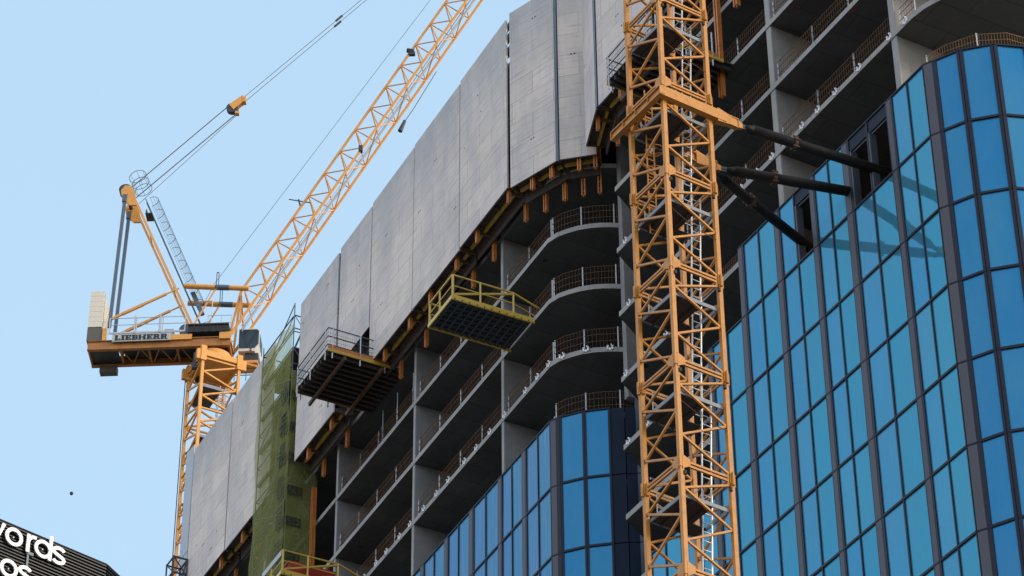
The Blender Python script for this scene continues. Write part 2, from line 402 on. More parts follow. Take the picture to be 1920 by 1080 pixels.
for k in range(5):
    z1 = GT - GH * k; z0 = z1 - GH
    pp = [pt(FL, *a) for a in NOSE_L]
    window(pp[0], pp[1], z0, z1, [('strip', 0, .6), ('bar', .6, 1)], M['glassN'], 'corner_panel')
    for a, b in zip(pp[1:], pp[2:]):
        window(a, b, z0, z1, [('bar', 0, .07), ('pane', .07, .92), ('bar', .92, 1)], M['glassN'], 'corner_window')
    # dark return cladding round the end of the far wing
    zt = z1 + (1.55 if k == 0 else 0)
    c = MB()
    c.prism([pt(FL, *a) for a in ((-6.48, -1.55), (-6.80, -2.02), (-6.7, -2.08), (-6.4, -1.6))], z0 + .02, z1 - .02)
    c.build('corner_cladding', M['navy'], tower)
    f = MB()
    f.prism([pt(FL, *a) for a in ((-6.82, -2.05), (-7.02, -2.45), (-6.93, -2.5), (-6.74, -2.1))], z0 + .02, z1 - .02, 0)
    f.prism([pt(FL, *a) for a in ((-7.04, -2.42), (-7.18, -2.75), (-7.06, -2.82), (-6.92, -2.46))], z0 + .02, zt - .02, 2)
    f.prism([pt(FL, *a) for a in ((-7.19, -2.77), (-7.27, -3.1), (-7.05, -3.15), (-7.0, -2.85))], z0 + .02, zt - .02, 0)
    for q in range(4):
        zz = z0 + .35 + q * .8
        f.box(FL, -7.245, -7.2, -2.86, -2.82, zz, zz + .09, 1); f.box(FL, -7.29, -7.25, -3.02, -2.98, zz, zz + .09, 1)
    f.box(FL, -7.30, -7.2, -3.05, -2.86, zt - .3, zt - .1, 3)
    f.build('end_cladding', [M['navy'], M['galv'], M['bluesteel'], M['white']], tower)
    MB().bar(FL(-7.25, -3.1, z1 - .15), FL(-7.75, -3.4, z1 - .15), .1, .14).bar(FL(-7.75, -3.4, z1 - .2), FL(-8.1, -3.5, z1 + .15), .1, .1).build('end_bracket', M['white'], tower)
# lower storeys down to the street
MB().box(FR, -9.4, 13, -.2, .28, 0, GT - 8 * GH - .01).prism([pt(FR, *a) for a in NOSE_R] + [pt(FR, -9.4, -5.2)], 0, GT - 8 * GH - .01).build('lower_facade', M['glassR'], tower)
MB().box(FL, -4.6, 36, -.2, .14, 0, GT - 4 * GH - .01).prism([pt(FL, *a) for a in NOSE_L] + [pt(FL, -6.9, -3), pt(FL, -4.6, -3)], 0, GT - 5 * GH - .01).build('lower_facade', M['glassL'], tower)
# rest of the far wing's glass beyond the netting
MB().box(FL, 15, 36, .02, .14, GT - 4 * GH, GT).build('window_band', M['glassL'], tower)

# --- white cast-in facade brackets on the slab edges
def brackets(F, lst, k, tdef):
    for it in lst:
        s, t, az = it if len(it) == 3 else (it[0], tdef, 0)
        z = zf(k); d = Vector(F.d); n = Vector(F.n)
        a = R_(az); d2 = d * math.cos(a) + n * math.sin(a); n2 = n * math.cos(a) - d * math.sin(a)
        G = Frame(F(s, t, 0), d2, n2); b = MB()
        for x in (-.13, .06):
            b.box(G, x, x + .07, .0, .04, z - .02, z + .13).box(G, x - .01, x + .08, -.06, .06, z + .13, z + .16)
        b.box(G, -.04, .05, .0, .02, z - .05, z + .05).box(G, -.08, -.04, .02, .07, z + .16, z + .22)
        b.build('facade_bracket', M['white'], tower)
brackets(FL, [(-.25,), (1.15,), (2.45,), (3.6,), (5.2,), (6.4,), (7.7,), (9.1,), (10.2,), (11.6,), (12.7,), (14,), (15.1,), (-2.2,), (-3.3,), (-4.3,)], 0, .055)
brackets(FL, [(-5.05, -.18, 32), (-5.9, -.84, 45), (-6.45, -1.66, 62)], 0, 0)
brackets(FR, [(-7.35,), (-5.45,), (-3.9,), (-2.75,), (-1.7,), (-.55,), (.35,), (1.4,), (2.5,), (8.2,), (9.6,), (10.8,), (-8.35,)], 0, .005)
brackets(FR, [(-9.95, -.31, 28)], 0, 0)
brackets(FR, [(8.2,), (9.8,), (11.2,)], -1, .005); brackets(FR, [(8.2,), (9.8,), (11.2,)], -2, .005); brackets(FR, [(10.9,)], 1, .005)

# ------------------------------------------------------------------ mesh guards standing on the slab edges
FLOORN = {-1: 'just above blue glass', 0: 'on the white-bracketed slab', 1: 'one slab above white brackets', 2: 'two slabs above white brackets', 3: 'three slabs above white brackets'}
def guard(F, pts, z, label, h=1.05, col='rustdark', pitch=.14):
    P = [F(a, b, z) for a, b in pts]
    base = tuple(P[0]); g = thing('mesh_guard', base, label, 'guard rail', 'rusty mesh guards along the slab edges')
    b = MB(); posts = MB()
    for p, q in zip(P, P[1:]):
        n = max(1, int((q - p).length / pitch))
        for i in range(n):
            x = p.lerp(q, i / n); b.bar(x, x + ZV * h, .012, .012)
        for zz in (.06, h * .4, h * .72, h): b.bar(p + ZV * zz, q + ZV * zz, .018, .018)
        m = max(1, round((q - p).length / 2.3))
        for i in range(m + 1):
            if i == m and q is not P[-1]: continue
            if len(P) > 3 and (P.index(p) % 2): continue
            x = p.lerp(q, i / m); MB().bar(x - F.n * .03, x - F.n * .03 + ZV * (h + .06), .05, .05).build('post', M['galv'], g)
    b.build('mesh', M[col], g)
CORN_L = [(-4.5, -.12), (-5.0, -.3), (-5.7, -.85), (-6.05, -1.27), (-6.5, -2.0), (-6.66, -2.6)]
CORN_R = [(-8.8, -.2), (-9.8, -.42), (-10.8, -1.05), (-11.4, -1.95), (-11.6, -3.4)]
for k in (-1, 0, 1, 2):
    z = zf(k) + .12
    w = FLOORN[k]
    guard(FL, CORN_L, z, 'mesh guard round the far wing bend, ' + w, h=1.1 if k == -1 else 1.05)
    if k >= 0:
        guard(FL, [(-4.35, -.12), (-.2, -.12)], z, 'mesh guard between bend and first far-wing fin, ' + w)
    else: guard(FL, [(-4.35, -.12), (-.2, -.12)], z, 'mesh guard between bend and first far-wing fin, ' + w, h=.55)
    if k >= 0:
        guard(FL, [(.2, -.12), (8.7, -.12)], z, 'mesh guard between first and second far-wing fins, ' + w)
        guard(FL, [(9.1, -.12), (17.4, -.12)], z, 'mesh guard between second and third far-wing fins, ' + w)
for k in (-1, 0, 1, 2, 3):
    z = zf(k) + .15
    w = FLOORN[k]
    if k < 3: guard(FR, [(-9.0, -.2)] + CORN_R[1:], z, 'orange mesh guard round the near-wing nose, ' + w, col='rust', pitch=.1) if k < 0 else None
    if k >= 0:
        guard(FR, [(.25, -.15), (6.6, -.15)], z, 'mesh guard on the near wing beside the mast, ' + w)
        guard(FR, [(-7.3, -.15), (-.2, -.15)], z, 'mesh guard between the two near-wing fins, ' + w) if k < 3 else None
    else:
        guard(FR, [(.25, -.1), (4.6, -.1)], z, 'mesh guard on the near wing beside the mast, ' + w, h=.5)
    if k in (0,): guard(FR, [(-8.75, -.15), (-7.85, -.15)], z, 'short rusty mesh guard by the sunlit fin of the near wing', h=.95)
guard(FR, [(-8.9, -.1), (-7.85, -.1)], zf(-1) + .15, 'short rusty mesh guard between the sunlit fin and the rounded nose', h=.5)

for s_, lab in ((9.55, 'thin steel prop by the second far-wing fin, closest to the fin'), (11.3, 'thin steel prop, middle one of three on the upper far-wing slab'), (12.9, 'thin steel prop farthest from the second far-wing fin')):
    z = zf(2) + .12; pr = thing('steel_prop', tuple(FL(s_, -.2, z)), lab, 'prop', 'thin steel props on the slab edge')
    MB().tube(FL(s_, -.2, z), FL(s_, -.2, z + 1.1), .035, 8).build('outer_tube', M['galv'], pr); MB().tube(FL(s_, -.2, z + 1.1), FL(s_, -.2, z + 2.1), .024, 8).build('inner_tube', M['galv'], pr)
    MB().tube(FL(s_, -.2, z + 1.04), FL(s_, -.2, z + 1.16), .06, 8).bar(FL(s_ - .12, -.2, z + 1.1), FL(s_ + .12, -.2, z + 1.1), .02, .02).build('collar', M['galv'], pr)

# ------------------------------------------------------------------ climbing screens
def twin_rail(F, s, t, z0, z1, gap=.06, w=.06, d=.11):
    b = MB()
    for x in (-gap, gap):
        b.box(F, s + x - .02, s + x + .02, t - d / 2, t + d / 2, z0, z1)                  # webs
        b.box(F, s + x - w / 2, s + x + w / 2, t + d / 2, t + d / 2 + .018, z0, z1)         # flanges
        b.box(F, s + x - w / 2, s + x + w / 2, t - d / 2 - .018, t - d / 2, z0, z1)
    for zz in (z0 + .22, z0 + .62): b.box(F, s - gap, s + gap, t - .03, t + .03, zz, zz + .05)
    b.tube(F(s, t, z0 - .05), F(s, t, z0 + .1), .035, 6)
    return b
def screen(F, s0, s1, t, z0, z1, label, rails=(), gap=.03, deck=True, post=None, holes=True, zr=None, absr=False, seam=True):
    """plywood climbing screen, s0 > s1; rails are fractions along it"""
    o = thing('climbing_screen', tuple(F((s0 + s1) / 2, t, z0)), label, 'climbing screen', 'plywood climbing screens round the top floors')
    a, c = max(s0, s1) - gap, min(s0, s1) + gap
    pm = MB().box(F, a, c, t - .07, t, z0, z1, 0)
    if holes:
        for _ in range(max(1, int((a - c) * .8))):
            hs = random.uniform(c + .3, a - .3); hz = random.uniform(z0 + .5, z1 - .6)
            for dx in (0, .16)[:random.choice((1, 2))]:
                pm.tube(F(hs + dx, t - .02, hz), F(hs + dx, t + .004, hz), .045, 8, 1)
    pm.build('panel', [M['ply'], M['backing']], o)
    if seam: MB().box(F, a - .02, a + (2 * gap if seam is True else seam), t - .13, t - .09, z0, z1 - .1).build('joint_strip', M['dark'], o)  # added dark backing that stops sky showing through the gap
    if deck:
        MB().box(F, a, c, .45, t - .09, z0 + .16, z0 + .26).build('deck', M['darkply'], o)
        MB().box(F, a - .12, c + .12, t - .58, t - .47, z0 + .0, z0 + .15).build('edge_beam', M['beam_yellow'], o)
        MB().box(F, a - .12, c + .12, .42, .5, z0 + .02, z0 + .15).build('edge_beam', M['brown'], o)
        MB().box(F, a - .05, c + .05, .36, .43, z0 - .42, z0 + .1).build('apron', M['darkply'], o)
        n = max(2, int((a - c) / 1.2))
        for i in range(n + 1):
            x = c + (a - c) * i / n; MB().bar(F(x, .4, z0 + .09), F(x, t - .12, z0 + .09), .07, .12).build('joist', M['brown'], o)
    for r in rails:
        s = r if absr else s0 + (s1 - s0) * r; zb = zr if zr else z0 - 1.35
        twin_rail(F, s, .27, zb, z1 - 2, .062).build('climbing_rail', M['rail'], o)
        twin_rail(F, s, t - .2, z0 - .62, z0 + .9, .055).build('outer_bracket', M['rail'], o)
        MB().bar(F(s, .27, z0 - .02), F(s, t - .2, z0 - .02), .12, .14).build('cross_beam', M['brown'], o)
    if post: MB().box(F, c - post, c - .01, t - .03, t + .03, z0 - .05, z1 + .05).build('joint_post', M['bluesteel'], o)
    return o
ZB, ZT = 86.92, 96.6
screen(FL, 34.25, 28.9, 1.3, 86.87, 96.3, 'far plywood screen beyond the netting, next to the narrow metal end screen', rails=(.45, .85))
screen(FL, 28.82, 23.2, 1.3, 86.8, 96.22, 'plywood screen touching the far edge of the green netting', rails=(.35, .75), post=None)
screen(FL, 20.03, 15.32, 1.3, 86.83, 96.45, 'plywood screen between the green netting and the brown loading platform', rails=(15.95, 18.7), absr=True)
screen(FL, 15.14, 11.42, 1.3, 89.25, 96.56, 'shorter raised plywood screen above the brown loading platform', rails=(), deck=False, seam=.3)
screen(FL, 11.36, 6.62, 1.3, 86.95, 96.68, 'plywood screen whose lower edge meets the brown loading platform', rails=(7.2, 9.93), absr=True)
screen(FL, 6.615, 1.70, 1.3, 86.95, 96.78, 'plywood screen above the yellow loading platform', rails=(2.32, 5.05), absr=True)
screen(FL, 1.68, -3.1, 1.3, 87.03, 96.9, 'full height plywood screen just before the bend and its dark gap', rails=(-2.85, .25), absr=True)
def bent(p, q, **k):
    """frame running from p (left) to q so that s counts back from q"""
    P, Q = Vector(p), Vector(q); d = (P - Q); L = d.length; d.normalize()
    return Frame((Q.x, Q.y), (d.x, d.y), (-d.y, d.x)), L
MB().box(FL, -3.42, -2.6, 1.08, 1.13, 87.2, 94.4).box(FL, -3.42, -2.6, 1.08, 1.13, 94.8, 95.4).box(FL, -3.42, -2.6, 1.08, 1.13, 95.65, 96.2).box(FL, -3.42, -2.6, 1.08, 1.13, 96.4, 96.85).build('joint_strip', M['dark'], bpy.data.objects['climbing_screen.006'])  # added backing behind the bend gap, slotted to leave bits of sky
A0, A1, A2 = FL(-3.35, 1.3, 0), FL(-5.95, .32, 0), FL(-7.05, -1.0, 0)
FA, LA = bent(A0, A1); FB, LB = bent(A1, A2)
FA.o -= FA.n * 1.3; FB.o -= FB.n * 1.3
screen(FA, LA, 0.06, 1.3, 86.8, 97.0, 'plywood screen on the bend, dark open gap along one edge', rails=(.42, .83), seam=False)
screen(FB, LB - .06, 0, 1.3, 86.8, 97.0, 'narrow plywood screen at the corner next to a dark steel post', rails=(.5, .93))
MB().box(FB, LB - .05, LB + .07, 1.24, 1.36, 86.7, 97.05).build('corner_post', M['bluesteel'], bpy.data.objects['climbing_screen.008'] if 'climbing_screen.008' in bpy.data.objects else None)
C0, C1 = FR(13.15, .42, 0), FR(10.8, 1.3, 0)
FC, LC = bent(C0, C1); FC.o -= FC.n * 1.3
screen(FC, LC, .03, 1.3, 86.92, 97.0, 'slanted plywood screen in the recess between corner post and crane mast', rails=(.75,))
scD = screen(FR, 10.62, 6.3, 1.3, 86.92, 97.0, 'plywood screen seen partly behind the orange mast', rails=(.35, .8))
MB().box(FR, 10.64, 10.78, 1.24, 1.34, 86.9, 97.05).build('joint_post', M['bluesteel'], scD)
# narrow metal end screen at the far left and its twin rails
FE, LE = bent(FL(35.38, 1.33, 0), FL(34.33, 1.3, 0)); FE.o -= FE.n * 1.3
es = thing('climbing_screen', tuple(FL(34.8, 1, 86)), 'narrow blue grey metal screen at the far end of the row', 'climbing screen', 'plywood climbing screens round the top floors')
MB().box(FE, 0, LE, 1.25, 1.3, 84.0, 96.75).build('panel', M['endmetal'], es)
MB().box(FE, 0, LE, 1.295, 1.312, 89.9, 89.94).build('seam', M['bluesteel'], es)
# rails standing free where no screen covers them
for F, s, z0, z1, lab in ((FL, 19.75, 76.6, 85.4, 'long orange twin rail beside the green netting'), (FR, 2.95, 82.0, 87.6, 'orange twin rail passing through the dark platform behind the mast'), (FR, 1.55, 85.7, 96, 'short orange twin rail hanging above the dark platform behind the mast')):
    tag(twin_rail(F, s, .3, z0, z1, .085, .08, .15).build('climbing_rail', M['rail']), lab, 'climbing rail', 'free orange climbing rails')

# ------------------------------------------------------------------ loading platforms
def rail_run(b, p, q, h, posts, r=.028, mids=(.5,), pr=None):
    p = Vector(p); q = Vector(q); pr = pr or r * 1.3
    b.bar(p + ZV * h, q + ZV * h, r * 2, r * 2)
    for mfr in mids: b.bar(p + ZV * h * mfr, q + ZV * h * mfr, r * 1.3, r * 1.3)
    for f in posts:
        x = p.lerp(q, f); b.bar(x, x + ZV * h, pr * 2, pr * 2)
def yellow_platform(F, s0, s1, t0, t1, z, label, sign=False):
    o = thing('loading_platform', tuple(F((s0 + s1) / 2, t0, z)), label, 'platform', 'loading platforms sticking out of the floors')
    d = MB().box(F, s0, s1, t0, t1, z - .05, z)
    for i in range(11):
        t = t0 + .35 + (t1 - t0 - .45) * i / 10; d.box(F, s0 + .03, s1 - .03, t - .045, t + .045, z - .17, z - .05)
    for i in range(7):
        s = s0 + (s1 - s0) * (i + .5) / 7; d.box(F, s - .03, s + .03, t0 + .2, t1 - .03, z - .13, z - .05)
    d.build('deck', M['rubber'], o)
    c = MB()
    for s in (s0 - .04, s1 + .04):
        c.box(F, s - .04, s + .04, t0 - .1, t1, z - .17, z + .08)
        for i in range(11):
            t = t0 + .2 + (t1 - t0 - .3) * i / 10
            c.box(F, s - .045, s + .045, t - .03, t + .03, z - .16, z - .09, 1)
    c.box(F, s0 - .08, s1 + .08, t1, t1 + .06, z - .17, z + .02)
    c.build('edge_beam', [M['plat_yellow'], M['black']], o)
    h = 1.12
    for s in (s0 - .04, s1 + .04):
        b = MB(); rail_run(b, F(s, t1 - .03, z), F(s, t0 + .9, z), h, (0, .45, 1), .03)
        b.bar(F(s, t0 + .9, z + h), F(s, t0 - .35, z + h * .62), .06, .06)
        b.bar(F(s, t0 + .9, z + h * .5), F(s, t0 - .2, z + h * .2), .03, .03)
        b.bar(F(s, t1 - .1, z + .12), F(s, t0 + .95, z + h * .93), .07, .09)
        b.build('side_rail', M['plat_yellow'], o)
    b = MB(); rail_run(b, F(s0 - .04, t1, z), F(s1 + .04, t1, z), h, (0, .55, 1), .03); b.build('end_gate', M['plat_yellow'], o)
    if sign: MB().box(F, s0, s1, t1 + .05, t1 + .07, z + h - .3, z + h - .02).build('sign_board', M['sign'], o)
    return o
yellow_platform(FL, -2.95, -.8, .1, 3.86, 80.3, 'yellow railed loading platform with black ribbed underside, empty')
yellow_platform(FL, 14.9, 17.1, .1, 3.75, 76.95, 'yellow railed loading platform at the bottom edge carrying a red skip', sign=True)
sk = thing('skip', tuple(FL(16, 2.5, 76.95)), 'red metal skip standing on the lower yellow platform', 'skip')
b = MB()
ws = [(15.2, 1.35), (16.8, 1.35), (16.8, 3.2), (15.2, 3.2)]
bt = [FL(15.3, 1.5, 76.96), FL(16.7, 1.5, 76.96), FL(16.7, 3.0, 76.96), FL(15.3, 3.0, 76.96)]; tp = [FL(15.15, 1.0, 77.75), FL(16.85, 1.0, 77.75), FL(16.85, 3.3, 77.75), FL(15.15, 3.3, 77.75)]
b.hexa(bt + tp); b.build('body', M['red'], sk)
b = MB()
for i in range(4): b.bar(tp[i], tp[(i + 1) % 4], .08, .08)
b.build('rim', M['red'], sk)
MB().bar(FL(15.4, 1.5, 77.75), FL(15.5, 1.2, 78.15), .09, .09).build('lifting_lug', M['red'], sk)

def form_platform(F, s0, s1, t0, t1, z, label):
    """brown formwork loading platform: joists, two steel bearers, mesh rail"""
    o = thing('loading_platform', tuple(F((s0 + s1) / 2, t0, z)), label, 'platform', 'loading platforms sticking out of the floors')
    MB().box(F, s0, s1, t0, t1, z - .05, z).build('deck', M['darkply'], o)
    j = MB()
    n = 9
    for i in range(n + 1):
        x = s0 + .15 + (s1 - s0 - .36) * i / n; j.box(F, x, x + .06, t0, t1 - .03, z - .24, z - .05)
        j.box(F, x - .03, x + .09, t0, t1 - .03, z - .27, z - .235)
    j.build('joist', M['darkply'], o)
    for t in (t0 + 1.15, t1 - .85): MB().box(F, s0 - .1, s1 + .35, t - .06, t + .06, z - .46, z - .275).build('bearer', M['brown'], o)
    MB().box(F, s0 - .06, s0, t0 + .5, t1, z - .16, z - .01).build('edge_beam', M['beam_yellow'], o); MB().box(F, s1, s1 + .06, t0 + .5, t1, z - .16, z - .01).build('edge_beam', M['beam_yellow'], o)
    MB().box(F, s0 - .03, s0 + .02, t0 + .8, t1, z + .0, z + .2).build('toe_board', M['rail'], o); MB().box(F, s1 - .02, s1 + .03, t0 + .8, t1, z, z + .2).build('toe_board', M['rail'], o)
    b = MB(); m = MB(); ps = MB()
    h = 1.2
    runs = [(F(s0, t1, 0), F(s1, t1, 0)), (F(s0, t1, 0), F(s0, t0 + .9, 0)), (F(s1, t1, 0), F(s1, t0 + .9, 0))]
    for p, q in runs:
        for zz in (.25, .72, h): b.tube(p + ZV * (z + zz), q + ZV * (z + zz), .026, 6)
        k = int((q - p).length / .11)
        for i in range(k + 1):
            x = p.lerp(q, i / k); m.bar(x + ZV * (z + .22), x + ZV * (z + h - .06), .007, .007)
        for zz in (.22, .45, .68, .9, h - .06): m.bar(p + ZV * (z + zz), q + ZV * (z + zz), .008, .008)
        for f in (.08, .55, .97):
            x = p.lerp(q, f); MB().bar(x + ZV * (z - .5), x + ZV * (z + h + .05), .055, .055).build('post', M['galv'], o)
    b.build('guard_rail', M['bluesteel'], o); m.build('mesh', M['dark'], o)
    return o
form_platform(FL, 10.85, 14.5, -.3, 3.6, 86.85, 'dark brown timber loading platform with mesh rails beside the raised screen')
form_platform(FR, 2.4, 5.7, .05, 3.9, 83.4, 'dark timber loading platform behind the orange mast')

# small black lattice bracket at the far left edge
lb = thing('bracket_frame', tuple(FL(34.6, 1.6, 87)), 'small black lattice frame under the narrow metal end screen', 'bracket')
b = MB(); zz = (89.25, 88.3)
cs = [FL(34.1, 1.35, 0), FL(34.1, 2.1, 0), FL(35.1, 2.1, 0), FL(35.1, 1.35, 0)]
for z in zz:
    for i in range(4): b.bar(cs[i] + ZV * z, cs[(i + 1) % 4] + ZV * z, .07, .07)
for i in range(4):
    b.bar(cs[i] + ZV * 86.5, cs[i] + ZV * 89.3, .08, .08); b.bar(cs[i] + ZV * 88.3, cs[(i + 1) % 4] + ZV * 89.25, .05, .05)
b.build('frame', M['dark'], lb)

# ------------------------------------------------------------------ netted stair scaffold
sf = thing('scaffold_tower', tuple(FL(22, 1, 66)), 'tall scaffold tower wrapped in torn green debris netting', 'scaffold')
S0, S1, T0, T1, ZS0, ZS1 = 20.45, 24.45, .0, 1.45, 66, 96.75
for s in (S0, S1):
    for t in (T0, T1):
        hh = ZS1 if s == S0 else ZS1 - .2
        MB().tube(FL(s, t, ZS0), FL(s, t, hh), .035, 6).build('standard', M['bluesteel'], sf)
lev = [ZS0 + 2 * i for i in range(16)]
led = MB(); br = MB()
for z in lev + [96.0, 95.2]:
    for a, c in (((S0, T1), (S1, T1)), ((S0, T0), (S1, T0)), ((S0, T0), (S0, T1)), ((S1, T0), (S1, T1))):
        led.tube(FL(*a, z), FL(*c, z), .034, 6)
        if z < 95: led.tube(FL(*a, z + 1), FL(*c, z + 1), .03, 6)
for i, z in enumerate(lev[:-1]):
    a, c = ((S0, S1) if i % 2 else (S1, S0))
    br.tube(FL(a, T1, z), FL(c, T1, z + 2), .024, 6); br.tube(FL(a, (T0 + T1) / 2, z), FL(c, (T0 + T1) / 2, z + 2), .05, 6)
    br.tube(FL(S0, T0, z), FL(S0, T1, z + 2), .022, 6)
    MB().box(FL, S0, S1, T0 + .05, T1 - .05, z - .05, z).build('deck', M['darkply'], sf)
br.tube(FL(S1, T1, 94.6), FL(S0, T1, 96.7), .03, 6)
led.build('ledger', M['bluesteel'], sf); br.build('brace', M['bluesteel'], sf)
def net(F, pts, z0, z1top, name='netting'):
    b = MB(); n = 46; cols = []
    segs = []
    for (a, c), (d, e) in zip(pts, pts[1:]):
        L = math.hypot(d - a, e - c); k = max(2, int(L / .28))
        for i in range(k): segs.append((a + (d - a) * i / k, c + (e - c) * i / k, (e - c) / L, -(d - a) / L))
    segs.append((pts[-1][0], pts[-1][1], segs[-1][2], segs[-1][3]))
    rnd = random.Random(4)
    for s, t, nx, ny in segs:
        colv = []
        zt = z1top + rnd.uniform(-.12, .1)
        for j in range(n + 1):
            z = z0 + (zt - z0) * j / n
            w = .045 * math.sin(z * .7 + s * 3.1) + .03 * math.sin(z * 1.9 + t * 5 + s * 2) + rnd.uniform(-.012, .012)
            colv.append(F(s - nx * 0 + nx * w, t + ny * w, z))
        cols.append(colv)
    vs = [v for c in cols for v in c]; m = n + 1
    fs = [(i * m + j, (i + 1) * m + j, (i + 1) * m + j + 1, i * m + j + 1) for i in range(len(cols) - 1) for j in range(n)]
    b.add(vs, fs)
    return b
net(FL, [(S1 + .12, T1 + .1), (S0 - .1, T1 + .1)], 66, 95.6).build('netting', M['net'], sf, True)
net(FL, [(S0 - .1, T1 + .1), (S0 - .12, T0 - .1)], 66, 92.6).build('netting', M['net'], sf, True)
# dark printed bands that wrap the corner of the netting
for i in range(8):
    z = 91.2 - 1.86 * i - .06 * (i % 2)
    p = MB(); o1, o2 = T1 + .19, T1 + .195; e1, e2 = S0 - .205, S0 - .2
    for j in range(3): p.box(FL, S0 + .05, S0 + .95 - .1 * j, o1, o2, z + .14 + j * .25, z + .23 + j * .25)
    p.box(FL, S0 + .02, S0 + .68, o1, o2, z - .48, z - .4).box(FL, S0 + .02, S0 + .68, o1, o2, z - .06, z + .02)
    for x in (.02, .32, .6): p.box(FL, S0 + x, S0 + x + .1, o1, o2, z - .4, z - .06)
    p.box(FL, e1, e2, T1 - .72, T1 + .05, z - .48, z - .4).box(FL, e1, e2, T1 - .72, T1 + .05, z - .06, z + .03)
    p.box(FL, e1, e2, T1 - .72, T1 - .64, z - .4, z - .06).box(FL, e1, e2, T1 - .03, T1 + .05, z - .4, z - .06).box(FL, e1, e2, T1 - .56, T1 - .34, z - .3, z - .14)
    for a in range(8):
        ca, sa, cb, sb_ = math.cos(a * .785), math.sin(a * .785), math.cos((a + 1) * .785), math.sin((a + 1) * .785)
        p.bar(FL(e1, T1 - .18 + .11 * ca, z - .22 + .12 * sa), FL(e1, T1 - .18 + .11 * cb, z - .22 + .12 * sb_), .02, .05, FL.d)
    p.build('printed_mark', M['print'], sf)
hz = MB(); hz.box(FL, S0 - .35, S0 - .3, T1 - 1.05, T1 - .78, 90.35, 90.85).box(FL, S0 - .36, S0 - .29, T1 - .98, T1 - .86, 90.1, 90.36)
tag(hz.build('cloth', M['hazard']), 'small bright orange cloth hanging at the netting beside a screen edge', 'cloth')

# ------------------------------------------------------------------ tower crane mast tied to the facade
tc = thing('tower_crane', (5.535, 81.6, 0), 'orange lattice crane mast tied to the facade by black tubes', 'crane', 'orange tower cranes')
W = 1.947; aV = diraz(-33); bV = diraz(57)
FM = Frame((5.535, 81.6), bV, aV)      # s: right/away (b), t: left/away (a)
h = W / 2
JZ = [72.45 + 3.97 * k for k in range(-6, 3)]
Z0m, Z1m = 40.0, 84.6
for sb, sa in ((-1, -1), (1, -1), (-1, 1), (1, 1)):
    c = MB(); x, y = sb * h, sa * h
    c.box(FM, x - .075, x + .075, y - .075, y + .075, 0, Z1m)
    for z in JZ:
        for dx in (0,):
            c.tube(FM(x - sb * .09, y + sa * .09, z - .36), FM(x - sb * .09, y + sa * .09, z - .5), .055, 8, 1)
    c.build('chord', [M['orange'], M['black']], tc)
    if sb != sa:
        for z in JZ:
            jp = MB().box(FM, x - .09, x + .09, y - .09, y + .09, z - .2, z + .2)
            for dx, dy in ((0, -.12), (.12, 0), (-.12, 0), (0, .12)): jp.tube(FM(x + dx, y + dy, z - .26), FM(x + dx, y + dy, z + .22), .05, 8)
            jp.build('joint_plate', M['orange'], tc)
    for z in JZ if sb == sa else ():
        jp = MB(); jp.box(FM, x - .095, x + .095, y - .095, y + .095, z - .22, z + .2)
        jp.plate([FM(x, y + sa * .083, z - .3), FM(x - sb * .3, y + sa * .083, z - .12), FM(x - sb * .3, y + sa * .083, z + .12), FM(x, y + sa * .083, z + .24)], FM.n * (.02 * sa))
        jp.plate([FM(x + sb * .083, y, z - .3), FM(x + sb * .083, y - sa * .3, z - .12), FM(x + sb * .083, y - sa * .3, z + .12), FM(x + sb * .083, y, z + .24)], FM.d * (.02 * sb))
        jp.build('joint_plate', M['orange'], tc)
FACES = [((-1, -1), (1, -1)), ((-1, 1), (-1, -1)), ((1, 1), (-1, 1)), ((1, -1), (1, 1))]   # left end, right end seen from outside
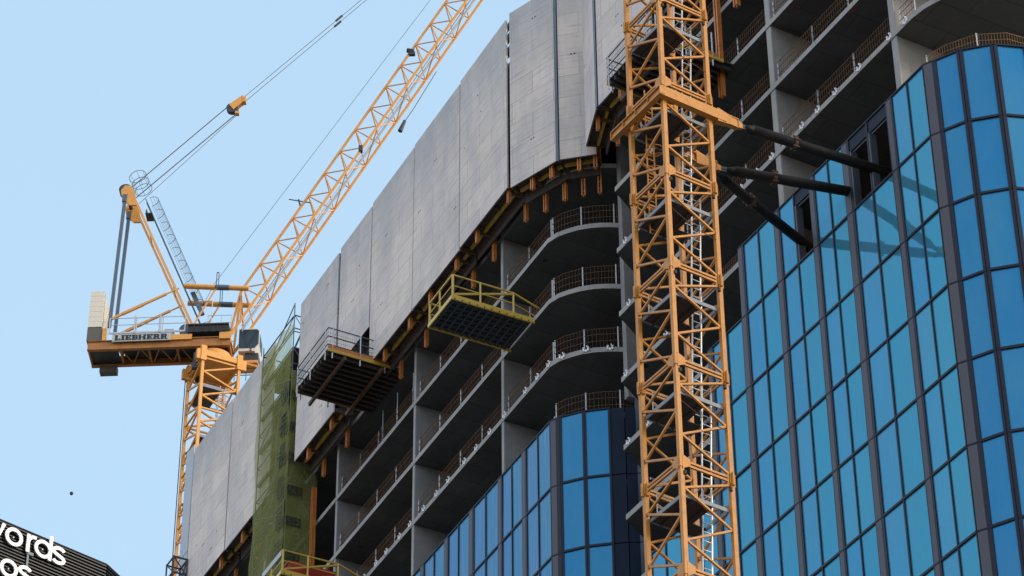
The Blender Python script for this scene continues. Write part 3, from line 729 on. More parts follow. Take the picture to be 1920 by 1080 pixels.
for z in JZ:
    for li, ri in FACES:
        b = MB()
        Lp = Vector(FM(li[0] * h, li[1] * h, 0)); Rp = Vector(FM(ri[0] * h, ri[1] * h, 0)); dn = (Rp - Lp).normalized()
        lo = Lp + dn * .07; ro = Rp - dn * .07
        out = (Vector(FM((li[0] + ri[0]) * .5, (li[1] + ri[1]) * .5, 0)) - Vector(FM(0, 0, 0))).normalized() * .01
        for dz in (-.07, .07): b.bar(lo + ZV * (z + dz), ro + ZV * (z + dz), .07, .075)
        fr = [.06, .24, .49, .73, .955]; pts = [(ro if i % 2 == 0 else lo) + ZV * (z - 3.97 * f) for i, f in enumerate(fr)]
        for i, (p, q) in enumerate(zip(pts, pts[1:])): b.bar(p + out * (i % 2), q + out * (i % 2), .072, .072)
        b.build('lacing', M['orange'], tc)
    # platform, its frame and ladder inside each section
    zp = z - 1.15
    p = MB().box(FM, -h + .12, .32, -h + .12, h - .12, zp - .03, zp); p.box(FM, .32, h - .12, .3, h - .12, zp - .03, zp)
    for s in (-.5, .1): p.box(FM, s - .03, s + .03, -h + .12, h - .12, zp - .12, zp - .03)
    p.build('platform', M['darkply'], tc)
    f = MB()
    for a, c, d, e in ((-h + .08, h - .08, -h + .07, -h + .11), (-h + .08, h - .08, h - .11, h - .07), (-h + .07, -h + .11, -h + .11, h - .11), (h - .11, h - .07, -h + .11, h - .11)):
        f.box(FM, a, c, d, e, zp - .07, zp + .07)
    f.build('platform_frame', M['angle'], tc)
    l = MB(); up = JZ.index(z) % 2
    x0, x1 = (.38, .74); yb = -.15 if up else .1; yt = -.5 if up else -.25
    za, zb_ = zp - 3.95, zp + .95
    for x in (x0, x1): l.bar(FM(x, yb, za), FM(x, yt, zb_), .042, .042)
    n = 15
    for i in range(n):
        u_ = (i + .5) / n
        l.bar(FM(x0, yb + (yt - yb) * u_, za + (zb_ - za) * u_), FM(x1, yb + (yt - yb) * u_, za + (zb_ - za) * u_), .026, .026)
    l.build('ladder', M['alu'], tc)
    hr = MB()
    for zz in (.5, 1.0):
        hr.tube(FM(.3, -.55, zp + zz), FM(.3, .75, zp + zz), .016, 5); hr.tube(FM(-.7, .75, zp + zz), FM(.3, .75, zp + zz), .016, 5)
    hr.tube(FM(.3, .75, zp), FM(.3, .75, zp + 1), .02, 5); hr.tube(FM(-.7, .75, zp), FM(-.7, .75, zp + 1), .02, 5)
    hr.build('handrail', M['galv'], tc)
# inner yellow cage ladder near the collar
b = MB()
for s in (-.65, -.35): b.bar(FM(s, .55, 66.9), FM(s, .55, 73.3), .05, .05)
for i in range(20): b.bar(FM(-.65, .55, 67.1 + i * .31), FM(-.35, .55, 67.1 + i * .31), .03, .03)
for i in range(6): b.ring(FM(-.5, .3, 67.6 + i * .95), FM.d, FM.n, .33, .016, 12)
b.build('cage_ladder', M['orange'], tc)
# tie collar: four I-beams round the mast
zc = 71.75
def ibeam(F, axis, a0, a1, c, z, hh=.42, w=.22, tip=False):
    b = MB()
    def bx(u0, u1, v0, v1, z0, z1):
        if axis == 's': b.box(F, u0, u1, v0, v1, z0, z1)
        else: b.box(F, v0, v1, u0, u1, z0, z1)
    bx(a0, a1, c - .03, c + .03, z - hh / 2, z + hh / 2); bx(a0, a1, c - w / 2, c + w / 2, z + hh / 2, z + hh / 2 + .04); bx(a0, a1, c - w / 2, c + w / 2, z - hh / 2 - .04, z - hh / 2)
    if tip:
        if axis == 's': b.hexa([F(a1 - .9, c - w / 2 - .02, z - .3), F(a1 + .2, c - .06, z - .12), F(a1 + .2, c + .06, z - .12), F(a1 - .9, c + w / 2 + .02, z - .3), F(a1 - .9, c - w / 2 - .02, z + .3), F(a1 + .2, c - .06, z + .1), F(a1 + .2, c + .06, z + .1), F(a1 - .9, c + w / 2 + .02, z + .3)])
    n = int((a1 - a0) / .7)
    for i in range(n + 1):
        x = a0 + (a1 - a0) * i / n; bx(x - .012, x + .012, c - w / 2, c + w / 2, z - hh / 2, z + hh / 2)
    return b
ibeam(FM, 's', -1.12, 2.05, -1.13, zc, .34, .2, True).box(FM, -1.12, 1.5, -1.26, -1.235, zc - .21, zc + .21).build('collar_beam', M['orange'], tc)
ibeam(FM, 's', -1.2, 2.75, 1.13, zc, .34, .2, True).build('collar_beam', M['orange'], tc)
b = ibeam(FM, 't', -1.25, 1.75, -1.22, zc, .3, .2)
b.build('collar_beam', M['orange'], tc)
ibeam(FM, 't', -1.02, 1.02, 1.2, zc, .3, .2).build('collar_beam', M['orange'], tc)
# black telescopic tie tubes
def tie(p, q, r=.185):
    p = Vector(p); q = Vector(q); d = (q - p); L = d.length; d.normalize()
    b = MB(); b.tube(p + d * .55, q, r, 14); b.tube(p + d * .25, p + d * .55, r * .5, 10, r2=r); o = b.build('tie_tube', M['strut'], tc, True)
    for po in o.data.polygons:
        if len(po.vertices) > 4: po.use_smooth = False
    e = MB(); e.tube(p - d * .1, p + d * .3, .06, 8); x = d.cross(ZV).normalized()
    e.plate([p - ZV * .1 + x * .03, p + d * .25 - ZV * .1 + x * .03, p + d * .25 + ZV * .1 + x * .03, p + ZV * .1 + x * .03], x * -.06)
    e.build('clevis', M['dark'], o)
    c = MB(); m = p + d * (L * .36 if L > 5 else L * .3)
    c.tube(m - d * .06, m + d * .06, r * 1.25, 12)
    for a in range(6):
        v = (x * math.cos(a * math.pi / 3) + ZV * math.sin(a * math.pi / 3)) * (r * 1.35)
        c.tube(m + v - d * .12, m + v + d * .12, .03, 6)
    c.bar(m + ZV * r, m + ZV * (r + .22), .03, .03)
    c.build('clamp_ring', M['brown'], o)
    return o
tie(FM(2.15, -1.1, zc + .02), FR(-6.08, -.45, 71.8)); tie(FM(2.95, 1.13, zc), FR(-4.73, -.45, 71.8)); tie(FM(2.85, 1.3, zc - .1), FR(-1.08, -.45, 71.8))
# loose cables on the mast
for pts in ([FM(-h, -h - .05, 74.4), FM(0, -h - .04, 73.95), FM(h + .2, -h - .04, 73.65)], [FM(-h, -h - .05, 66.9), FM(0, -h - .04, 66.4), FM(h + .1, -h - .04, 66.2)], [FM(-h, -h - .05, 59.0), FM(.1, -h - .04, 58.5), FM(h + .1, -h - .04, 58.4)]):
    MB().path(pts, .013).build('cable', M['brown'], tc)

# ------------------------------------------------------------------ luffing jib crane
A = Vector((-17.80017, 148.9401, 0))
lc = thing('luffing_crane', tuple(A), 'yellow luffing jib crane with raised jib, pale counterweight and maker sign', 'crane', 'orange tower cranes')
FK = Frame((A.x, A.y), diraz(92.6), diraz(2.6))       # s: along the jib, t: away from the street
FT = Frame((A.x, A.y), diraz(63.4), diraz(-26.6))     # mast
OF = M['orange_far']
hw = 1.15; ZTm = 110.35
for sb, sa in ((-1, -1), (1, -1), (-1, 1), (1, 1)):
    MB().box(FT, sb * hw - .085, sb * hw + .085, sa * hw - .085, sa * hw + .085, 0, ZTm).build('chord', OF, lc)
sec = 3.6
for j in range(8):
    z = 110.2 - sec * j
    for li, ri in FACES:
        b = MB()
        Lp = Vector(FT(li[0] * hw, li[1] * hw, 0)); Rp = Vector(FT(ri[0] * hw, ri[1] * hw, 0)); dn = (Rp - Lp).normalized(); lo = Lp + dn * .08; ro = Rp - dn * .08
        b.bar(lo + ZV * z, ro + ZV * z, .1, .1)
        fr = [.03, .27, .5, .75, .98]; pts = [(ro if i % 2 == 0 else lo) + ZV * (z - sec * f) for i, f in enumerate(fr)]
        if j == 0: pts = pts
        for p, q in zip(pts, pts[1:]): b.bar(p, q, .1, .1)
        b.build('lacing', OF, lc)
    zp = z - 1.9
    b = MB().box(FT, -hw + .1, .2, -hw + .1, hw - .1, zp - .06, zp); b.build('platform', M['dark'], lc)
    f = MB()
    for a, c, d, e in ((-hw + .08, hw - .08, -hw + .08, -hw + .13), (-hw + .08, hw - .08, hw - .13, hw - .08)): f.box(FT, a, c, d, e, zp - .08, zp + .1)
    f.build('platform_frame', M['angle'], lc)
    l = MB(); y0 = -.2 if j % 2 else .35; y1 = .35 if j % 2 else -.2
    for x in (.4, .75): l.bar(FT(x, y0, zp - 3.4), FT(x, y1, zp + .9), .06, .06)
    for i in range(14):
        u_ = (i + .5) / 14; yy = y0 + (y1 - y0) * u_
        l.bar(FT(.4, yy, zp - 3.4 + 4.3 * u_), FT(.75, yy, zp - 3.4 + 4.3 * u_), .035, .035)
    l.build('ladder', M['alu'], lc)
    cg = MB()
    for i in range(6): cg.ring(FT(.57, (y0 + y1) / 2 - .35, zp - 3 + i * .6), FT.d, FT.n, .36, .018, 12)
    for a in range(0, 360, 40): cg.bar(FT(.57 + .36 * math.cos(R_(a)), (y0 + y1) / 2 - .35 + .36 * math.sin(R_(a)), zp - 3), FT(.57 + .36 * math.cos(R_(a)), (y0 + y1) / 2 - .35 + .36 * math.sin(R_(a)), zp), .018, .018)
    cg.build('ladder_cage', M['galv'], lc)
MB().bar(FT(-hw - .16, hw + .1, 40), FT(-hw - .16, hw + .1, 110), .05, .05).build('riser_cable', M['dark'], lc)
# slewing frame on top of the mast
b = MB(); b.box(FT, -hw - .1, hw + .1, -hw - .12, -hw + .1, 110.35, 110.75).box(FT, -hw - .1, hw + .1, hw - .1, hw + .12, 110.35, 110.75).box(FT, -hw - .12, -hw + .1, -hw + .1, hw - .1, 110.35, 110.75).box(FT, hw - .1, hw + .12, -hw + .1, hw - .1, 110.35, 110.75)
for sb, sa in ((-1, -1), (1, -1), (-1, 1), (1, 1)):
    b.box(FT, sb * hw - .17, sb * hw + .17, sa * hw - .17, sa * hw + .17, 109.95, 111.0); b.box(FT, sb * (hw + .17), sb * (hw + .42), sa * hw - .12, sa * hw + .12, 110.0, 110.7)
b.box(FT, -hw + .1, hw - .1, -hw + .1, hw - .1, 110.4, 110.45)
b.build('mast_head', OF, lc)
b = MB(); b.tube(FK(0, 0, 110.5), FK(0, 0, 111.3), 1.0, 28); b.build('slewing_ring', OF, lc)
for s, t in ((-1.0, -.75), (-1.0, .75)):
    MB().tube(FK(s, t, 110.2), FK(s, t, 111.1), .17, 10).box(FK, s - .2, s + .2, t - .15, t + .15, 110.0, 110.35).build('slewing_motor', M['dark'], lc)
# machinery deck
b = MB()
for t in (-.82, .82):
    b.box(FK, -7.55, 1.0, t - .04, t + .04, 111.6, 112.15); b.box(FK, -7.55, 1.0, t - .12, t + .12, 111.53, 111.6); b.box(FK, -7.55, 1.0, t - .12, t + .12, 112.15, 112.2)
for s in (-7.5, -5.6, -3.9, -2.2, -.6, .9): b.box(FK, s - .06, s + .06, -.78, .78, 111.62, 111.95)
for i in range(4):
    s0 = -5.6 + 1.2 * i; b.bar(FK(s0, -.75, 111.66), FK(s0 + .6, .75, 111.66), .06, .06); b.bar(FK(s0 + .6, .75, 111.66), FK(s0 + 1.2, -.75, 111.66), .06, .06)
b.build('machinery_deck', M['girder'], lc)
MB().box(FK, -5.5, .85, -.77, .77, 111.98, 112.03).box(FK, -7.4, -5.75, -.77, .77, 111.7, 111.76).build('deck_plate', M['dark'], lc)  # dark sheets standing in for the shaded inside of the deck
MB().box(FK, -2.6, -1.3, -.98, -.87, 112.05, 112.42).build('side_box', OF, lc)
cw = MB(); zb_ = 113.2
for i in range(7): cw.box(FK, -7.62, -6.8, -.98, .98, zb_ + i * .385, zb_ + i * .385 + .372)
cwo = cw.build('counterweight', M['cw'], lc)
MB().box(FK, -7.64, -6.78, -.95, .95, 112.2, 113.19).build('counterweight_frame', M['grime'], lc)
for t in (-.95, .75): MB().box(FK, -6.72, -6.5, t, t + .2, 112.2, 113.1).build('counterweight_bracket', OF, lc)
MB().box(FK, -7.05, -6.0, .75, 1.25, 111.12, 111.54).build('ballast_block', M['grime'], lc)
# maker sign with slab-serif capitals
sg = MB().box(FK, -6.08, -2.55, -1.06, -1.0, 111.98, 112.52).build('sign', M['sign'], lc)
def slab_letter(ch):
    r = []; W_ = .62; st = .26; sf_ = .13
    if ch == 'L': r = [(.06, 0, .06 + st, 1), (0, .87, .36, 1), (0, 0, W_, .16), (W_ - .14, 0, W_, .36)]
    elif ch == 'I': r = [(.06, 0, .06 + st, 1), (0, 0, .36, .13), (0, .87, .36, 1)]
    elif ch == 'E': r = [(.06, 0, .06 + st, 1), (0, 0, W_, .15), (0, .85, W_, 1), (.2, .43, .46, .57), (W_ - .12, 0, W_, .33), (W_ - .12, .67, W_, 1), (.4, .34, .5, .66)]
    elif ch == 'B': r = [(.06, 0, .06 + st, 1), (0, 0, .5, .14), (0, .86, .5, 1), (.2, .43, .5, .57), (.42, .08, .64, .48), (.42, .52, .62, .92)]
    elif ch == 'H': r = [(.05, 0, .28, 1), (.54, 0, .77, 1), (0, 0, .33, .1), (0, .9, .33, 1), (.49, 0, .82, .1), (.49, .9, .82, 1), (.2, .43, .6, .57)]
    elif ch == 'R': r = [(.06, 0, .06 + st, 1), (0, 0, .36, .12), (0, .86, .5, 1), (.2, .42, .5, .56), (.42, .48, .64, .93), (.44, .1, .62, .46), (.46, 0, .74, .13)]
    return r
adv = {'L': .68, 'I': .42, 'E': .68, 'B': .7, 'H': .88, 'R': .78}
word = 'LIEBHERR'; tot = sum(adv[c] for c in word); kx = 3.2 / tot; x = -5.92
lm = MB()
for ch in word:
    for n_, (a, c, d, e) in enumerate(slab_letter(ch)):
        lm.box(FK, x + a * kx, x + d * kx, -1.075 - .0012 * n_, -1.06, 112.055 + c * .385, 112.055 + e * .385)
    x += adv[ch] * kx
lm.build('lettering', M['black'], sg)
# walkway rail along the deck
b = MB()
for t in (-1.0,):
    for zz in (112.65, 113.25, 113.75): b.bar(FK(-6.3, t, zz), FK(-1.75, t, zz), .05 if zz < 113 else .035, .12 if zz < 113 else .035)
    for s in (-6.3, -4.8, -4.68, -3.3, -3.1, -1.75): b.bar(FK(s, t, 112.6), FK(s, t, 113.78), .06, .06)
    for s in (-4.78, -3.25): b.bar(FK(s, t, 112.6), FK(s, t, 113.9), .12, .08)
b.build('walkway_rail', M['galv'], lc)
b = MB()
for t in (-.95, .95):
    for zz in (113.2, 113.75): b.bar(FK(-.4, t, zz), FK(1.0, t, zz), .03, .03)
    for s in (-.4, .4, 1.0): b.bar(FK(s, t, 112.7), FK(s, t, 113.8), .04, .04)
b.path([FK(-1.2, -.9, 114.9), FK(-.2, -.9, 114.9), FK(-.2, -.9, 113.4), FK(-1.2, -.9, 113.1)], .025)
b.build('platform_rail', M['galv'], lc)
b = MB().box(FK, -1.55, .9, -1.05, -.1, 112.5, 113.05).box(FK, -1.55, .9, -1.12, -1.05, 112.98, 113.08)
for s in (-1.2, -.7, -.25, .2, .6): b.box(FK, s, s + .05, -1.1, -1.05, 112.5, 113.0)
b.build('switch_cabinet', M['black'], lc)
MB().box(FK, .35, 1.0, -1.0, -.45, 112.0, 112.5).build('slew_cover', OF, lc)
b = MB().tube(FK(-1.75, -.6, 113.05), FK(-1.75, .6, 113.05), .42, 18).tube(FK(-5.6, -.6, 112.6), FK(-5.6, .6, 112.6), .38, 18); b.build('winch_drum', M['bluesteel'], lc)
b = MB().box(FK, -3.1, -2.55, -.3, .3, 112.1, 113.35).box(FK, -4.6, -3.6, -.4, .4, 112.1, 112.95); b.build('electrical_cabinet', M['sign'], lc)
# A-frame
for t in (-.85, .85):
    b = MB(); b.bar(FK(-5.75, t, 123.75), FK(-1.1, t * .95, 112.6), .13, .14)
    b.plate([FK(-6.25, t - .06, 123.1), FK(-5.75, t - .06, 122.6), FK(-5.3, t - .06, 122.6), FK(-5.5, t - .06, 123.6), FK(-5.75, t - .06, 124.15), FK(-6.15, t - .06, 124.2), FK(-6.4, t - .06, 123.8)], FK.n * .12)
    b.build('a_frame_leg', OF, lc)
    b = MB(); b.bar(FK(-6.35, t, 113.2), FK(-6.1, t, 123.35), .15, .2); b.bar(FK(-6.12, t, 122.9), FK(-6.1, t, 123.45), .24, .28); b.build('pendant_bar', M['bluesteel'], lc)
    b = MB(); b.bar(FK(-6.25, t, 113.85), FK(-3.05, t, 115.6), .13, .13); b.bar(FK(-5.6, t, 114.2), FK(-4.4, t, 114.86), .16, .16); b.bar(FK(-3.05, t, 115.6), FK(-2.3, t, 116.0), .07, .07); b.build('back_strut', OF, lc)
    b = MB(); b.tube(FK(-2.0, t, 116.15), FK(.05, t, 115.95), .17, 12); b.tube(FK(.75, t, 115.9), FK(1.95, t, 115.78), .16, 12); b.build('jib_stop', OF, lc)
    b = MB(); b.tube(FK(-.1, t, 115.97), FK(.75, t, 115.9), .175, 12); b.path([FK(-.05, t, 116.1), FK(-.05, t, 117.1), FK(.08, t, 117.1), FK(.08, t, 116.1)], .03); b.build('buffer', M['bluesteel'], lc)
    b = MB(); b.bar(FK(-1.25, t, 113.2), FK(-.1, t, 115.8), .08, .08); b.build('stop_brace', OF, lc)
b = MB()
for i in (1, 3): b.bar(FK(-5.3 + .85 * i, -.84 + .03 * i, 122.7 - 2.04 * i), FK(-5.3 + .85 * i, .84 - .03 * i, 122.7 - 2.04 * i), .05, .05)
b.build('a_frame_tie', OF, lc)
b = MB().tube(FK(-6.15, -.8, 124.0), FK(-6.15, -.3, 124.0), .4, 20).tube(FK(-6.0, -.8, 123.7), FK(-6.0, .8, 123.7), .12, 10); b.build('head_sheave', M['dark'], lc)
# caged ladder up the A-frame
lad = MB(); cg = MB(); P0, P1 = Vector(FK(-5.05, 0, 123.6)), Vector(FK(-.95, 0, 113.4)); dd = (P1 - P0).normalized(); ox = Vector(FK.d) * .0; side = dd.cross(FK.n).normalized()
if side.dot(FK.d) < 0: side = -side
for t in (-.2, .2): lad.bar(P0 + FK.n * t + side * .12, P1 + FK.n * t + side * .12, .05, .05)
n = 34
for i in range(n): q = P0.lerp(P1, (i + .5) / n) + side * .12; lad.bar(q - FK.n * .2, q + FK.n * .2, .03, .03)
lad.build('ladder', M['bluesteel'], lc)
arc = [(math.cos(R_(a)), math.sin(R_(a))) for a in range(-100, 101, 25)]
for i in range(9):
    q = P0.lerp(P1, .02 + .1 * i) + side * .45; pts = [q + side * (.42 * c) + FK.n * (.42 * s_) for c, s_ in arc]; cg.path(pts, .02, 4)
for c, s_ in arc[::1]:
    off = side * (.45 + .42 * c) + FK.n * (.42 * s_); cg.bar(P0.lerp(P1, .02) + off, P0.lerp(P1, .83) + off, .017, .017)
hb = P0 - dd * .9
for i in range(3): cg.ring(hb - dd * (.6 * i) + side * .25, side, FK.n, .55, .02, 14)
for a in range(0, 360, 45): cg.bar(hb + side * (.25 + .55 * math.cos(R_(a))) + FK.n * (.55 * math.sin(R_(a))), hb - dd * 1.2 + side * (.25 + .55 * math.cos(R_(a))) + FK.n * (.55 * math.sin(R_(a))), .02, .02)
cg.build('ladder_cage', M['bluesteel'], lc)
MB().box(FK, -4.85, -4.4, -.4, .4, 122.3, 122.36).box(FK, -4.85, -4.78, -.3, .3, 122.36, 122.7).build('rest_platform', M['dark'], lc)
MB().bar(FK(-1.55, -.35, 116.0), FK(-.85, -.35, 114.3), .2, .25).build('boarding_ladder', M['bluesteel'], lc)
# jib
jib = bpy.data.objects.new('jib', None); COL.objects.link(jib); jib.parent = lc; jib['base'] = tuple(A)
def zb(u_): return 112.53 + (u_ - 1.12) * 1.877
def ztp(u_): return 116.25 + (u_ - 1.35) * 1.887
UE = 22.2; JH = .9
for t in (-JH, JH): MB().bar(FK(.95, t, zb(.95)), FK(UE, t, zb(UE)), .13, .13).build('chord', OF, jib)
MB().bar(FK(1.35, 0, ztp(1.35)), FK(UE - .2, 0, ztp(UE - .2)), .13, .13).build('chord', OF, jib)
fl = MB()
for t in (-JH, JH):
    fl.bar(FK(.95, t, zb(.95)), FK(1.35, 0, ztp(1.35)), .12, .12); fl.bar(FK(1.55, t, zb(1.55)), FK(1.35, 0, ztp(1.35)), .09, .09)
fl.bar(FK(.95, -JH, zb(.95)), FK(.95, JH, zb(.95)), .12, .12)
fl.build('foot_frame', OF, jib)
du = .93; k = 0
tops = [1.5 + du * i for i in range(int((UE - 1.6) / du))]
bots = [tu + .55 + 0.93 * .5 + .62 for tu in tops]
lac = MB(); bt_ = MB()
for i, tu in enumerate(tops):
    # bottom nodes lie below and ahead, square to the jib
    b1 = tu + 1.05; b2 = tu + 1.05 + du
    for t in (-JH, JH):
        if b2 < UE: lac.bar(FK(tu, 0, ztp(tu)), FK(b1 + du * .5, t, zb(b1 + du * .5)), .06, .06)
        if b1 > 1: lac.bar(FK(tu, 0, ztp(tu)), FK(b1 - du * .5, t, zb(b1 - du * .5)), .06, .06)
    ub = b1 - du * .5; sg_ = -1 if i % 2 else 1
    if ub + du < UE: bt_.bar(FK(ub, JH * -sg_, zb(ub)), FK(ub + du, JH * sg_, zb(ub + du)), .06, .06)
lac.build('lacing', OF, jib); bt_.build('lacing', OF, jib)
MB().bar(FK(1.5, .1, zb(1.5) + .12), FK(UE - 1, .1, zb(UE - 1) + .12), .22, .08).bar(FK(1.5, -.12, zb(1.5) + .3), FK(UE - 1, -.12, zb(UE - 1) + .3), .03, .03).build('catwalk', M['galv'], jib)
MB().path([FK(2.2, 0, zb(2.2) + .9), FK(UE, 0, zb(UE) + 1.2)], .018).path([FK(2.2, .15, zb(2.2) + .5), FK(UE, .15, zb(UE) + .8)], .015).build('hoist_rope', M['rope'], jib)
def lampbox(u_, t, dz, sx): 
    z = (ztp(u_) if dz >= 0 else zb(u_)) + dz
    return MB().tube(FK(u_ - .12, t, z), FK(u_ + .3, t, z - .12), .16, 10).box(FK, u_ - .05, u_ + .1, t - .08, t + .08, z - .4, z).box(FK, u_ - .05, u_ + .4, t - .12, t + .12, z - .44, z - .22)
lampbox(11.3, 0, .35, 1).build('floodlight', M['dark'], jib)
b = MB().bar(FK(4.75, 0, ztp(4.75)), FK(4.6, 0, ztp(4.6) + .9), .1, .1).bar(FK(4.0, 0, ztp(4.6) + .95), FK(5.4, 0, ztp(4.6) + .6), .05, .05); b.build('sensor_arm', M['dark'], jib)
b = MB().path([FK(13.0, JH + .2, zb(13.0) - .4), FK(11.5, JH + .4, zb(11.5) - .6), FK(10.9, JH + .5, zb(10.9) - .5)], .025); b.build('loose_cable', M['rope'], jib)
MB().tube(FK(10.7, JH + .5, zb(10.7) - .75), FK(11.0, JH + .5, zb(11.0) - .45), .16, 10, r2=.1).build('hanging_lamp', M['dark'], jib)
MB().box(FK, 8.35, 8.6, -JH - .15, -JH + .1, zb(8.4) + .0, zb(8.4) + .45).build('junction_box', M['dark'], jib)
MB().tube(FK(UE, -.4, zb(UE) + 1), FK(UE, .4, zb(UE) + 1), .5, 18).box(FK, UE - .3, UE + .3, -.5, .5, zb(UE) - .1, zb(UE) + .1).build('tip_sheave', M['dark'], jib)
# luffing ropes and block
b = MB()
tipp = Vector(FK(UE - .3, 0, ztp(UE - .3))); hd = Vector(FK(-5.95, 0, 124.4))
lb0 = Vector(FK(.14, 0, 131.0))
for t in (-.14, -.09): b.path([FK(-6.05, t, 124.5), FK(-.05, t, 131.2)], .017, 5)
for t in (.08, .14): b.path([FK(-5.75, t, 123.85), FK(.3, t, 130.55)], .017, 5)
b.path([FK(-5.4, .2, 123.6), FK(.35, .2, 130.55)], .017, 5)
b.build('luffing_rope', M['rope'], lc)
b = MB()
for dz, t in ((.2, -.1), (-.05, .12)):
    p = Vector(FK(.75, t, 131.55 + dz)); q = tipp + FK.n * t; b.path([p, q], .019, 5)
    e = p.lerp(q, .282 if dz > 0 else .277); dq = (q - p).normalized(); b.tube(e - dq * .3, e + dq * .3, .075, 8)
b.build('pendant_rope', M['rope'], lc)
b = MB().tube(FK(.1, -.16, 130.95), FK(.1, .16, 130.95), .38, 20, 1)
for t in (-.2, .17): b.plate([FK(-.1, t, 131.2), FK(.2, t, 130.75), FK(.9, t, 131.55), FK(.75, t, 131.95)], FK.n * .04)
b.box(FK, .65, .95, -.2, .2, 131.4, 131.8)
b.box(FK, .3, .55, -.15, .15, 130.45, 130.65)
b.build('luffing_block', [OF, M['dark']], lc)
MB().path([FK(-1.7, .2, 113.3), FK(-.38, .2, 117.0), FK(UE, .2, ztp(UE) + 1.2)], .016, 5).build('hoist_line', M['rope'], lc)
# cab on the far side of the jib foot
def cabpts(t): return [FK(1.3, t, 112.1), FK(2.3, t, 112.1), FK(2.55, t, 112.5), FK(2.55, t, 113.55), FK(2.42, t, 113.75), FK(1.3, t, 113.75)]
b = MB().plate(cabpts(.5), FK.n * 1.5); cab = b.build('cab', M['cream'], lc)
MB().plate([FK(1.32, .488, 112.3), FK(2.28, .488, 112.3), FK(2.51, .488, 112.62), FK(2.51, .488, 113.54), FK(2.39, .488, 113.7), FK(1.32, .488, 113.7)], FK.n * .01).build('window', M['cabglass'], cab)
MB().plate([FK(2.552, .62, 112.55), FK(2.552, 1.85, 112.55), FK(2.552, 1.85, 113.45), FK(2.552, .62, 113.45)], FK.d * .012).build('window', M['cabglass'], cab)
MB().box(FK, 1.7, 2.5, .7, 1.8, 111.5, 112.08).build('cab_floor_frame', M['dark'], cab)
two = MB().ribbon([(-.06, .1), (-.04, .13), (0, .14), (.04, .12), (.06, .09), (.03, .05), (-.06, -.03), (.07, -.03)], .035, Vector(FK(2.05, .486, 112.15)), Vector(FK.d), ZV, -Vector(FK.n), .012)
two.build('number', M['black'], cab)
MB().box(FK, .9, 2.5, .6, 1.7, 111.3, 111.48).bar(FK(.9, .4, 111.4), FK(2.6, .4, 110.8), .12, .12).build('cab_bracket', OF, lc)
lc2 = MB()
for zz in (110.6, 111.1): lc2.bar(FK(1.1, .9, zz), FK(2.5, .9, zz), .04, .04)
for s in (1.1, 1.8, 2.5): lc2.bar(FK(s, .9, 110.2), FK(s, .9, 111.2), .04, .04)
lc2.build('access_rail', M['dark'], lc)

# ------------------------------------------------------------------ slatted building with white lettering
K = 70 / 45.
FS = Frame((-8.757033 * K, 44.139714 * K), diraz(49), (math.sin(R_(139)), math.cos(R_(139))))
ZR = (30.78 - 1.7) * K + 1.7
sb = thing('slatted_building', tuple(FS(0, -4, 0)), 'dark building with black horizontal slats and white lettering', 'building')
LX = 2.18 * K
def slats(F, a, c, name='louvre'):
    b = MB()
    for i in range(46):
        z = ZR - .05 - i * .098; b.box(F, a, c, -.0, .055, z - .032, z)
    return b
slats(FS, -14, LX).build('louvre', M['slat'], sb)
F2 = Frame(FS(LX, 0, 0)[:2], diraz(25), (math.sin(R_(115)), math.cos(R_(115))))
slats(F2, .02, 9).build('louvre', M['slat'], sb)
MB().box(FS, -14, LX - .02, -6, -.004, 0, ZR - .05).box(FS, -14, LX, -.05, .07, ZR - .04, ZR).build('wall', M['backing'], sb)
MB().box(F2, .0, 9, -6, -.004, 0, ZR - .055).box(F2, 0, 9, -.05, .07, ZR - .045, ZR - .004).build('wall', M['backing'], sb)
EX, EY, EN = Vector(FS.d), ZV, Vector(FS.n)
def X(v): return v * K
def Zc(v): return (v - 1.7) * K + 1.7
def letter(ch, xc, base, xh, sw):
    o = Vector(FS(xc, .12, base)); st = []
    r = xh / 2 - sw / 2
    circ = lambda cx, cy, rx, ry, a0, a1, n=26: [(cx + rx * math.cos(R_(a0 + (a1 - a0) * i / n)), cy + ry * math.sin(R_(a0 + (a1 - a0) * i / n))) for i in range(n + 1)]
    b = MB(); dp = .035
    if ch == 'o': b.ribbon(circ(0, xh / 2, r, r, 0, 360)[:-1], sw, o, EX, EY, EN, dp, True)
    elif ch == 'd':
        b.ribbon(circ(0, xh / 2, r, r, 0, 360)[:-1], sw, o, EX, EY, EN, dp, True); b.ribbon([(r, 0), (r, xh * 1.38)], sw, o, EX, EY, EN, dp + .006)
    elif ch == 'r':
        b.ribbon([(0, 0), (0, xh)], sw, o, EX, EY, EN, dp); b.ribbon(circ(xh * .34, xh * .60, xh * .33, xh * .32, 180, 75, 14), sw, o, EX, EY, EN, dp + .006)
    elif ch == 's':
        w = xh * .31
        p = circ(0, xh * .70, w, xh * .21, 25, 200, 14) + [(-w * .55, xh * .56), (w * .5, xh * .45)] + circ(0, xh * .30, w, xh * .21, 20, -155, 14)
        b.ribbon(p, sw, o, EX, EY, EN, dp)
    elif ch == 'w':
        w = xh * .62; b.ribbon([(-w, xh), (-w * .5, 0), (0, xh * .95), (w * .5, 0), (w, xh)], sw, o, EX, EY, EN, dp)
    lo = b.build('letter', M['letter'], sb)
    MB().tube(FS(xc, 0, base + xh * .5), FS(xc, .13, base + xh * .5), .02, 6).build('standoff', M['galv'], lo)
xh = .355 * K; sw = .066 * K; B1 = Zc(30.325)
letter('w', X(-.18), B1, xh, sw); letter('o', X(.255), B1, xh, sw); letter('r', X(.54), B1, xh, sw); letter('d', X(.845), B1, xh, sw); letter('s', X(1.165), B1, xh, sw)
B2 = Zc(29.68)
letter('o', X(.22), B2, xh, sw); letter('s', X(.54), B2, xh, sw)
